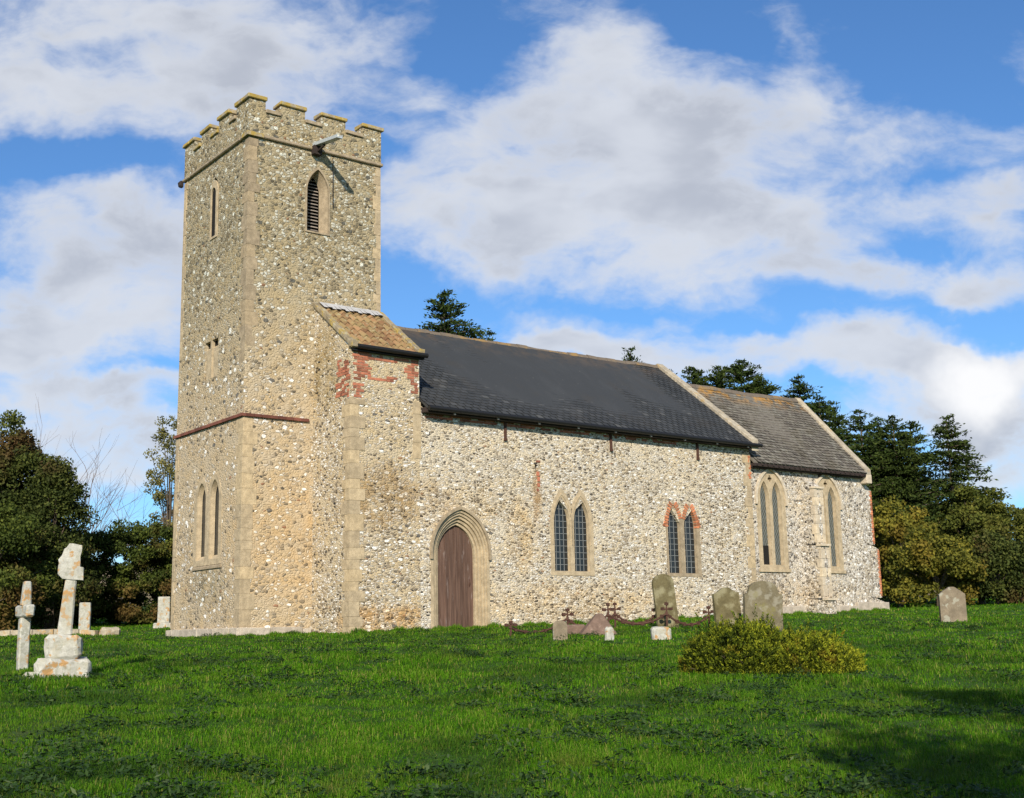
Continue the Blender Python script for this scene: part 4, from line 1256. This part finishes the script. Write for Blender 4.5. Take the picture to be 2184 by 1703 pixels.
for i, j, s in ((0, 1, .2), (1, 2, .26), (2, 4, .24), (3, 5, .24), (4, 6, .24), (1, 3, .30)): swag(i, j, s)

# brown coped slabs and small white stones
cs = MB()
cs.add([(-.55, -.32, -.1), (.50, -.30, -.1), (.50, .30, -.1), (-.55, .30, -.1), (-.02, -.14, .50), (.10, -.12, .50), (.10, .14, .50), (-.02, .14, .50)],
       [(0, 3, 2, 1), (4, 5, 6, 7), (0, 1, 5, 4), (1, 2, 6, 5), (2, 3, 7, 6), (3, 0, 4, 7)])
o = cs.build('slab_tomb', M['slab'], None, .02); displace(o, .008, 3, 2); o.location = (5.95, -6.3, gz(5.95, -6.3)); o.rotation_euler = (0, 0, -rad(32))
tag(o, 'peaked purplish brown tomb slab inside the iron railing', 'tomb')
o = free_box('slab', M['slab'], None, (-.42, .30), (-.25, .25), (-.12, .22), .04, .02, 21); o.location = (5.75, -5.6, gz(5.75, -5.6)); o.rotation_euler = (0, 0, -rad(32))
tag(o, 'low brown slab lying left of the peaked tomb', 'tomb')
rt2 = [(-.15, -.2), (-.15, .28)]+[(-.15*math.cos(a), .28+.12*math.sin(a)) for a in np.linspace(.2, math.pi-.2, 9)]+[(.15, .28), (.15, -.2)]
headstone('footstone', 'small rounded grey footstone at the left end of the iron railing', (3.37, -8.07, gz(3.37, -8.07)), -rad(35), rt2, .09, M['grave_brown'])
o = free_box('marker_stone', M['grave_white'], None, (-.10, .10), (-.08, .08), (-.1, .27), .05, .014, 15); o.location = (3.9, -9.0, gz(3.9, -9.0)); tag(o, 'little white marker stone narrowing to its foot, before the brown tomb', 'stone')
o = free_box('marker_stone', M['grave_white'], None, (-.2, .2), (-.11, .11), (-.1, .25), .04, .02, 16); o.location = (5.1, -9.25, gz(5.1, -9.25)); o.rotation_euler = (0, 0, -rad(35)); tag(o, 'squat white marker stone left of the golden bush', 'stone')

# ------------------------------------------------------------------ foliage
def rhombi(c, d, n_, ln_, wd, rng, cup=0.0):
    """leaf quads: centres c, long axis d, normals n_"""
    d = d/np.linalg.norm(d, axis=1, keepdims=True)
    s = np.cross(d, n_); s /= np.linalg.norm(s, axis=1, keepdims=True)+1e-9
    L = ln_[:, None]/2; W = wd[:, None]/2
    v = np.stack([c-d*L, c+s*W, c+d*L, c-s*W], 1)
    return v
def leaf_object(name, V, tint, mat, parent):
    v = V.reshape(-1, 3); f = np.arange(len(v)).reshape(-1, 4)
    o = link_mesh(name, np_mesh(name, v, f, tint, False), mat, parent)
    return o
def rnd_unit(rng, n):
    v = rng.normal(size=(n, 3)); return v/np.linalg.norm(v, axis=1, keepdims=True)

def conifer(loc, h, R, label, mat, seed, slope=.5, z_low=.08, dens=1.0, lean=0.0, group='conifers behind the church', leaf=.22, ragged=.4):
    rng = np.random.default_rng(seed); rnd = random.Random(seed)
    t = empty('conifer', loc); tag(t, label, 'tree', group)
    tr = MB(); tr.tube([(0, 0, -.4), (0, 0, h*.5), (lean*.5, 0, h*.97)], .035*h*.5, 7, .02); tr.build('trunk', M['bark'], t)
    Cs = []; Ds = []; T = []; br = MB()
    z = h*z_low
    while z < h*.985:
        dtop = h-z
        Rz = min(R*(1-.25*(1-dtop/h)), slope*dtop**.92+.06)
        nb = 4 if dtop < 1.0 else 7
        for k in range(nb):
            az = rnd.uniform(0, 2*math.pi); L = Rz*rnd.uniform(1-ragged, 1+ragged*.35)
            up = (.55 if dtop < 1.5 else .18)-.25*min(1, dtop/h*1.5)
            dir_ = np.array([math.cos(az), math.sin(az), up]); dir_ /= np.linalg.norm(dir_)
            n = max(8, int(L*62*dens)); tt = rng.uniform(.12, 1.05, n)
            p = dir_*(tt*L)[:, None]; p[:, 2] += z-(tt**2)*L*.12
            sprd = .10+.22*np.minimum(tt, 1.15-tt*.7)*L*.5
            off = rng.normal(size=(n, 3))*np.minimum(sprd, .42)[:, None]*np.array([1, 1, .38])
            Cs.append(p+off); dd = dir_[None, :]*1.0+rng.normal(size=(n, 3))*.55; dd[:, 2] -= .1; Ds.append(dd)
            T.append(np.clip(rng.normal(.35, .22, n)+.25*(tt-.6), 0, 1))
            if dtop > 1 and k % 2 == 0:
                br.tube([(0, 0, z), tuple(dir_*L*.5+np.array([0, 0, z])), tuple(dir_*L*.9+np.array([0, 0, z-.1*L]))], .035, 4, .01)
        z += .20+.14*rnd.random()+.008*dtop
    c = np.concatenate(Cs); d_ = np.concatenate(Ds); tint = np.concatenate(T); n = len(c)
    c[:, 0] += lean*(c[:, 2]/h)**2
    nn = rnd_unit(rng, n)+np.array([0, 0, .6])
    V = rhombi(c, d_, nn, rng.uniform(leaf*.7, leaf*1.4, n), rng.uniform(leaf*.22, leaf*.45, n), rng)
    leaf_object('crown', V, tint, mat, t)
    br.build('branches', M['bark'], t)
    return t

def broadleaf(loc, h, rx, ry, label, mat, seed, z0=.0, nclump=70, per=220, leaf=.16, cat='tree', name='broadleaf_tree', group='trees and bushes round the churchyard', cr=.6, top=None, trunk=True, box=False, power=1.0):
    rng = np.random.default_rng(seed)
    t = empty(name, loc); tag(t, label, cat, group)
    hh = (h-z0)/2
    u = rnd_unit(rng, nclump); rr = rng.uniform(.35, 1.0, nclump)**.6
    cen = u*rr[:, None]*np.array([rx, ry, hh])
    if box:
        cen = rng.uniform(-1, 1, (nclump, 3))*np.array([rx, ry, hh]); cen[:, 2] = rng.uniform(-1, 1, nclump)*hh
    cen[:, 2] += z0+hh
    if top is not None:
        k = np.clip((cen[:, 2]-z0)/(h-z0), 0, 1); sc = 1-top*k**1.3; cen[:, 0] *= sc; cen[:, 1] *= sc
    crad = rng.uniform(.55, 1.15, nclump)*cr
    m_ = per
    ctint = rng.normal(0, .16, nclump)
    q = rnd_unit(rng, nclump*m_)*(rng.uniform(0, 1, nclump*m_)**.45)[:, None]
    c = np.repeat(cen, m_, 0)+q*np.repeat(crad, m_)[:, None]*np.array([1, 1, .8])
    tint = np.clip(rng.normal(.45, .22, len(c))+np.repeat(ctint, m_), 0, 1)
    keep = c[:, 2] > .02
    c, q, tint = c[keep], q[keep], tint[keep]; n = len(c)
    V = rhombi(c, rng.normal(size=(n, 3)), q+rnd_unit(rng, n)*.8+np.array([0, 0, .3]), rng.uniform(leaf*.7, leaf*1.3, n), rng.uniform(leaf*.4, leaf*.8, n), rng)
    leaf_object('crown', V, tint, mat, t)
    if trunk:
        b = MB(); b.tube([(0, 0, -.3), (0, 0, z0+hh*.8)], .05*h*.5+.05, 7, .06)
        for i in range(0, nclump, 3):
            p = cen[i]; b.tube([(0, 0, z0*.5+.2*h), tuple(p*np.array([.5, .5, .8])), tuple(p)], .04, 4, .012)
        b.build('trunk', M['bark'], t)
    return t

def at(px, D):
    """a ground spot by bearing (tangent grid column) and depth"""
    v = F+Rv*((px-1920)/4658.4)
    x = CAM.x+v.x*D; y = CAM.y+v.y*D
    return x, y, gz(x, y)
def con(px, py, D, R, label, seed, mat='conifer', slope=.5, **k):
    v = F+Rv*((px-1920)/4658.4)-Uv*((py-1497)/4658.4)
    top = CAM+v*D; z = gz(top.x, top.y)
    return conifer((top.x, top.y, z), top.z-z, R, label, M[mat], seed, slope, **k)
def brd(px, py, D, rx, label, seed, mat, **k):
    v = F+Rv*((px-1920)/4658.4)-Uv*((py-1497)/4658.4)
    top = CAM+v*D; z = gz(top.x, top.y)
    return broadleaf((top.x, top.y, z), top.z-z, rx, k.pop('ry', rx), label, M[mat], seed, **k)

con(1665, 1085, 60, 3.4, 'dark conifer rising behind the nave roof next to the tower', 101, 'conifer', .80, z_low=.45, ragged=.3)
con(1830, 1235, 61, 1.2, 'small conifer tip just right of the dark conifer by the tower', 102, 'conifer', .5, z_low=.6)
con(2362, 1292, 62, 1.6, 'lone thin conifer tip showing above the nave ridge', 103, 'conifer', .42, z_low=.55, dens=.8, ragged=.6)
con(2500, 1370, 64, 1.5, 'tiny conifer tip behind the nave east gable', 104, 'conifer', .4, z_low=.6)
con(2600, 1362, 66, 2.4, 'spiky conifer just behind the nave east gable', 105, 'conifer_warm', .7, z_low=.4, ragged=.5)
con(2690, 1362, 64, 2.2, 'conifer between the spiky one and the rounded one above the chancel ridge', 106, 'conifer_warm', .7, z_low=.4)
con(2775, 1345, 66, 3.0, 'rounded dense conifer above the middle of the chancel ridge', 107, 'conifer', 1.0, z_low=.4, dens=1.2)
con(2850, 1395, 65, 2.2, 'conifer on the right shoulder of the rounded one', 108, 'conifer_warm', .7, z_low=.4)
con(2995, 1398, 66, 3.2, 'tall pointed conifer behind the chancel east gable top', 109, 'conifer', .62, z_low=.3)
con(3070, 1475, 65, 2.4, 'conifer right of the one at the gable top', 110, 'conifer', .6, z_low=.3)
con(3125, 1500, 67, 2.6, 'conifer over the upper chancel gable slope', 111, 'conifer', .62, z_low=.25)
con(3222, 1522, 66, 3.0, 'conifer above the lower part of the chancel gable', 112, 'conifer', .66, z_low=.2)
con(3345, 1548, 65, 3.0, 'conifer with a narrow tip right of the chancel eaves', 113, 'conifer_warm', .62, z_low=.15)
con(3290, 1560, 68, 2.6, 'conifer half hidden between its neighbours right of the chancel', 114, 'conifer', .7, z_low=.2)
con(3410, 1570, 66, 2.8, 'conifer left of the tallest right-hand conifer', 115, 'conifer_warm', .66, z_low=.12)
con(3545, 1545, 62, 3.6, 'tall open conifer, rightmost of the row', 116, 'conifer_warm', .62, z_low=.12, dens=.9, ragged=.45)
brd(3350, 1850, 56, 2.6, 'yellow green bush against the east end of the chancel', 201, 'yellowish', ry=2, nclump=60, per=260, leaf=.17, name='bush', cat='bush', top=.3)
brd(3500, 1990, 51, 1.9, 'lower golden autumn bush in front of the yellow green one', 202, 'yellowish', nclump=50, per=260, leaf=.15, name='bush', cat='bush', top=.3)
brd(3640, 1800, 60, 2.6, 'olive tree between the golden bush and the right edge', 203, 'olive', nclump=75, per=300, leaf=.16, top=.35)
brd(3800, 1900, 57, 2.6, 'dark olive tree cut by the right edge', 204, 'olive', nclump=75, per=300, leaf=.16, top=.2)
brd(3720, 2010, 52, 1.8, 'dark low bush under the olive trees', 205, 'broad_dark', nclump=50, per=240, leaf=.14, name='bush', cat='bush', top=.2)
brd(3260, 1950, 60, 2.2, 'dark bush hidden low behind the chancel corner', 206, 'broad_dark', nclump=40, per=220, leaf=.16, name='bush', cat='bush')
# left side
brd(60, 1570, 46, 2.9, 'large dark broadleaf tree at the left edge behind the crosses', 211, 'broad_dark', nclump=150, per=420, leaf=.13, top=.72, cr=.75)
brd(215, 1720, 45, 1.7, 'dark shrub with reddish patches right of the large left tree', 212, 'broad_dark', nclump=70, per=330, leaf=.12, top=.6, name='bush', cat='bush')
brd(-40, 1900, 42, 2.3, 'leafy dark bush low at the left edge', 213, 'hedge', nclump=70, per=330, leaf=.12, name='bush', cat='bush')
x_, y_, z_ = at(470, 50)
hd_ = broadleaf((x_, y_, z_), 3.7, 3.9, 1.3, 'dense dark hedge between the left tree and the tower', M['hedge'], 214, nclump=330, per=330, leaf=.12, name='hedge', cat='hedge', cr=.42, trunk=False, box=True)
hd_.rotation_euler = (0, 0, -yaw)
brd(655, 1500, 60, 1.25, 'thin autumn tree peeping out behind the tower west edge', 215, 'birch', nclump=110, per=80, leaf=.13, cr=.45, z0=.3)
brd(600, 1960, 54, 1.2, 'rusty leaved bush beside the tower foot in the hedge', 216, 'hedge', nclump=40, per=250, leaf=.12, name='bush', cat='bush')
# bare twiggy shrub
tw = empty('bare_shrub', at(190, 53)); tag(tw, 'leafless twiggy shrub between the dark left tree and the hedge', 'bush', 'trees and bushes round the churchyard')
tb = MB(); rr = random.Random(5)
def grow(p, d_, L, r, depth):
    pts = [p]; 
    for i in range(4):
        d_ = (d_+Vector((rr.gauss(0, .12), rr.gauss(0, .12), rr.gauss(0, .08)+.03))).normalized(); pts.append(pts[-1]+d_*L/4)
    tb.tube(pts, r, 4, r*.5)
    if depth:
        for i in range(3 if depth > 1 else 4):
            k = rr.choice((1, 2, 3, 4)); nd = (d_+Vector((rr.gauss(0, .45), rr.gauss(0, .45), rr.gauss(0, .2)))).normalized()
            grow(pts[k], nd, L*rr.uniform(.5, .75), r*.5, depth-1)
for i in range(11):
    d_ = (Rv*rr.uniform(-.1, .75)+Vector((rr.gauss(0, .2), rr.gauss(0, .2), 1.1))).normalized()
    grow(Vector((rr.gauss(0, .25), rr.gauss(0, .25), 0)), d_, rr.uniform(3.2, 4.6), .045, 3)
tb.build('branches', M['twig'], tw)
# trees behind the photographer whose shade lies on the right foreground
broadleaf((-10.0, -32.8, gz(-10, -33)), 9.4, 3.3, 3.3, 'tree out of view behind the camera shading the grass at lower right', M['olive'], 301, z0=2.6, nclump=120, per=95, leaf=.20)
broadleaf((-7.2, -34.4, gz(-6.8, -33)), 10.2, 3.6, 3.6, 'second tree out of view behind the camera, further right', M['olive'], 302, z0=1.6, nclump=170, per=110, leaf=.22)

# golden spreading juniper in the foreground
jr = np.random.default_rng(77)
jb = empty('bush', (.56, -16.15, gz(.56, -16.15)-.05), -yaw)
jb.scale = (.94, .95, .90)
tag(jb, 'low spreading golden green bush in front of the headstones', 'bush', 'bushes in the churchyard')
def mound(x, y):
    """height of the bush's clipped-looking mass: two merged mounds, lower to the right"""
    a = .76*np.clip(1-(((x+.48)/.90)**2+(y/.9)**2)**1.2, 0, 1)**.55
    b = .60*np.clip(1-(((x-.40)/.98)**2+((y+.05)/.9)**2)**.95, 0, 1)**.62
    c_ = .42*np.clip(1-(((x-.85)/.55)**2+((y-.05)/.6)**2), 0, 1)**.6
    n_ = .09*np.sin(x*7+2*np.sin(y*6))*np.sin(y*6+x*3)+.045*np.sin(x*17+2*np.sin(y*9))*np.sin(y*15+x*4)
    m_ = np.maximum(np.maximum(a, b), c_)
    return m_+n_*(m_ > .05)
nb = 2900
bx_ = jr.uniform(-1.45, 1.45, nb); by_ = jr.uniform(-.95, .95, nb)
hh_ = mound(bx_, by_); ok = hh_ > .10; bx_, by_, hh_ = bx_[ok], by_[ok], hh_[ok]
e_ = .03
gx_ = (mound(bx_+e_, by_)-mound(bx_-e_, by_))/(2*e_); gy_ = (mound(bx_, by_+e_)-mound(bx_, by_-e_))/(2*e_)
Cs = []; Ds = []; Ts = []
for i in range(len(bx_)):
    for lev in (1.0, .62, .3):
        hz = hh_[i]*lev*jr.uniform(.84, 1.0)+(jr.exponential(.05) if lev == 1 else 0)
        gg_ = np.clip(np.array([-gx_[i], -gy_[i]]), -1.6, 1.6)
        out = np.array([gg_[0]*.55+jr.normal(0, .15), gg_[1]*.55+jr.normal(0, .15), 1.0]); out /= np.linalg.norm(out)
        L = jr.uniform(.12, .26); n = 26 if lev == 1 else 14
        t_s = jr.uniform(0, 1, n); tip = np.array([bx_[i], by_[i], hz])+out*.05
        p = tip-out*(L*(1-t_s))[:, None]+jr.normal(size=(n, 3))*(.020*(1.25-t_s))[:, None]
        Cs.append(p); Ds.append(out+jr.normal(size=(n, 3))*.5)
        Ts.append(np.clip(.10+.72*t_s**2+.10*(bx_[i]+.2)+jr.normal(0, .12, n)+jr.normal(0, .10), 0, 1))
c = np.concatenate(Cs); d_ = np.concatenate(Ds); tt = np.concatenate(Ts); kz = c[:, 2] > 0; c, d_, tt = c[kz], d_[kz], tt[kz]
V = rhombi(c, d_, rnd_unit(jr, len(c)), jr.uniform(.028, .06, len(c)), jr.uniform(.010, .020, len(c)), jr)
leaf_object('foliage', V, tt, M['juniper'], jb)
stm = MB()
for i in range(0, len(bx_), 60):
    stm.tube([(bx_[i]*.3, by_[i]*.3, -.05), (bx_[i]*.7, by_[i]*.7, hh_[i]*.4), (bx_[i], by_[i], hh_[i]*.85)], .012, 4, .004)
stm.build('stems', M['bark'], jb)

# ------------------------------------------------------------------ grass
def in_church(x, y):
    a = (x > -.12) & (x < 4.1) & (y > -.12) & (y < 4.4)
    b = (x > 1.9) & (x < 16.7) & (y > -1.9+SK*(x-4)) & (y < 6.4)
    c_ = (x > 16.6) & (x < 23.4) & (y > -1.8+SK*(x-4)) & (y < 5)
    return a | b | c_
def make_grass():
    rng = np.random.default_rng(11)
    Vs = []; Ts = []
    fx = np.array([F.x, F.y]); fx /= np.linalg.norm(fx); rx_ = np.array([Rv.x, Rv.y]); rx_ /= np.linalg.norm(rx_)
    bands = [(7.4, 11, 3400, .060, .0042), (11, 15, 1900, .058, .0060), (15, 22, 900, .058, .0095), (22, 32, 360, .058, .015), (32, 50, 130, .060, .026), (50, 75, 30, .09, .05)]
    for D0, D1, dens, ln_, wd in bands:
        hw = .445
        area = hw*(D1**2-D0**2); n = int(area*dens)
        D = np.sqrt(rng.uniform(D0**2, D1**2, n)); lat = rng.uniform(-hw, hw, n)*D
        x = CAM.x+fx[0]*D+rx_[0]*lat; y = CAM.y+fx[1]*D+rx_[1]*lat
        # tufting
        cl = np.sin(x*2.3+1.7*np.sin(y*1.9))*np.sin(y*2.6+1.3*np.sin(x*2.9))
        cl2 = np.sin(x*7.3+2*np.sin(y*5.9))*np.sin(y*8.6+1.3*np.sin(x*6.9))
        keep = (~in_church(x, y))
        x, y, cl, cl2 = x[keep], y[keep], cl[keep], cl2[keep]; n = len(x)
        z = g(x, y)-.006
        cl3 = np.clip(np.sin(x*1.1+2.1*np.sin(y*.8)+4)*np.sin(y*1.3+1.9*np.sin(x*.9)), 0, 1)
        L = ln_*rng.uniform(.45, 1.4, n)*(1+.45*cl+.35*cl2+.9*cl3*(y < -9)); W = wd*rng.uniform(.6, 1.3, n)
        az = rng.uniform(0, 2*math.pi, n)+cl*1.2; ben = rng.uniform(.35, 1.7, n)
        dirx = np.cos(az); diry = np.sin(az)
        base = np.stack([x, y, z], 1); s = np.stack([-diry, dirx, np.zeros(n)], 1)*W[:, None]/2
        mid = base+np.stack([dirx*ben*L*.25, diry*ben*L*.25, L*.58], 1)
        tip = base+np.stack([dirx*ben*L*.8, diry*ben*L*.8, L*np.maximum(.25, 1-.42*ben)], 1)
        q1 = np.stack([base-s, base+s, mid+s*.8, mid-s*.8], 1)
        q2 = np.stack([mid-s*.8, mid+s*.8, tip+s*.12, tip-s*.12], 1)
        t = np.clip(rng.normal(.42, .22, n)+.12*cl+.14*cl2, 0, .85); dry = rng.uniform(0, 1, n) < .06; t[dry] = 1
        Vs += [q1, q2]; Ts += [t, t]
    n = 26000; u = rng.uniform(0, 1, n); off = rng.exponential(.07, n)+.02
    wx = np.where(u < .13, -.12-off, np.where(u < .22, rng.uniform(-.1, 2.0, n), rng.uniform(1.95, 23.3, n)))
    wy = np.where(u < .13, rng.uniform(-.2, 4.3, n), np.where(u < .22, -.12-off, -1.88+SK*(wx-4)-off-np.where(wx > 16.6, .05, 0)))
    L = .065*rng.uniform(.3, 1.4, n)*(1+.9*np.sin(wx*3.1+wy)*np.sin(wx*7.7+1)); az = rng.uniform(0, 6.28, n)
    base = np.stack([wx, wy, g(wx, wy)-.01], 1); W = .016*rng.uniform(.6, 1.4, n)
    s_ = np.stack([-np.sin(az), np.cos(az), az*0], 1)*W[:, None]/2
    tip = base+np.stack([np.cos(az)*L*.45, np.sin(az)*L*.45, L], 1)
    Vs.append(np.stack([base-s_, base+s_, tip+s_*.2, tip-s_*.2], 1)); Ts.append(np.clip(rng.normal(.5, .25, n), 0, 1))
    V = np.concatenate(Vs); T = np.concatenate(Ts)
    o = leaf_object('grass', V, T, M['grass'], None)
    tag(o, 'rough green churchyard grass', kind='stuff')
make_grass()
def make_weeds():
    rng = np.random.default_rng(5); Vs = []; Ts = []
    fx = np.array([F.x, F.y]); fx /= np.linalg.norm(fx); rx_ = np.array([Rv.x, Rv.y]); rx_ /= np.linalg.norm(rx_)
    n = 1000
    D = rng.uniform(8.0, 33, n); lat = rng.uniform(-.43, .43, n)*D
    x = CAM.x+fx[0]*D+rx_[0]*lat; y = CAM.y+fx[1]*D+rx_[1]*lat
    k = ~in_church(x, y); x, y, D = x[k], y[k], D[k]
    ok = (np.sin(x*.8+1)*np.sin(y*.7+2*np.sin(x*.3)) > -.25); x, y, D = x[ok], y[ok], D[ok]
    for i in range(len(x)):
        R_ = rng.uniform(.05, .17); m_ = int(50*R_/.1)
        p = rng.normal(size=(m_, 3))*np.array([R_, R_, .0]); hgt = rng.uniform(.04, .15)*(R_/.1)**.5
        p[:, 2] = hgt*np.exp(-(p[:, 0]**2+p[:, 1]**2)/(1.5*R_)**2)*rng.uniform(.5, 1.1, m_)+.015
        c = p+np.array([x[i], y[i], 0]); c[:, 2] += g(c[:, 0], c[:, 1])
        d_ = rng.normal(size=(m_, 3))*np.array([1, 1, .5]); nn = rnd_unit(rng, m_)*.6+np.array([0, 0, 1])
        V = rhombi(c, d_, nn, rng.uniform(.035, .075, m_), rng.uniform(.015, .032, m_), rng)
        Vs.append(V); Ts.append(np.clip(rng.normal(.3, .2, m_)+rng.normal(0, .12), 0, 1))
    o = leaf_object('weeds', np.concatenate(Vs), np.concatenate(Ts), M['weed'], None)
    tag(o, 'dark low weeds scattered through the grass', kind='stuff')
make_weeds()

scene.render.resolution_x = 1024
scene.render.resolution_y = 798
print('objects', len(COL.objects))
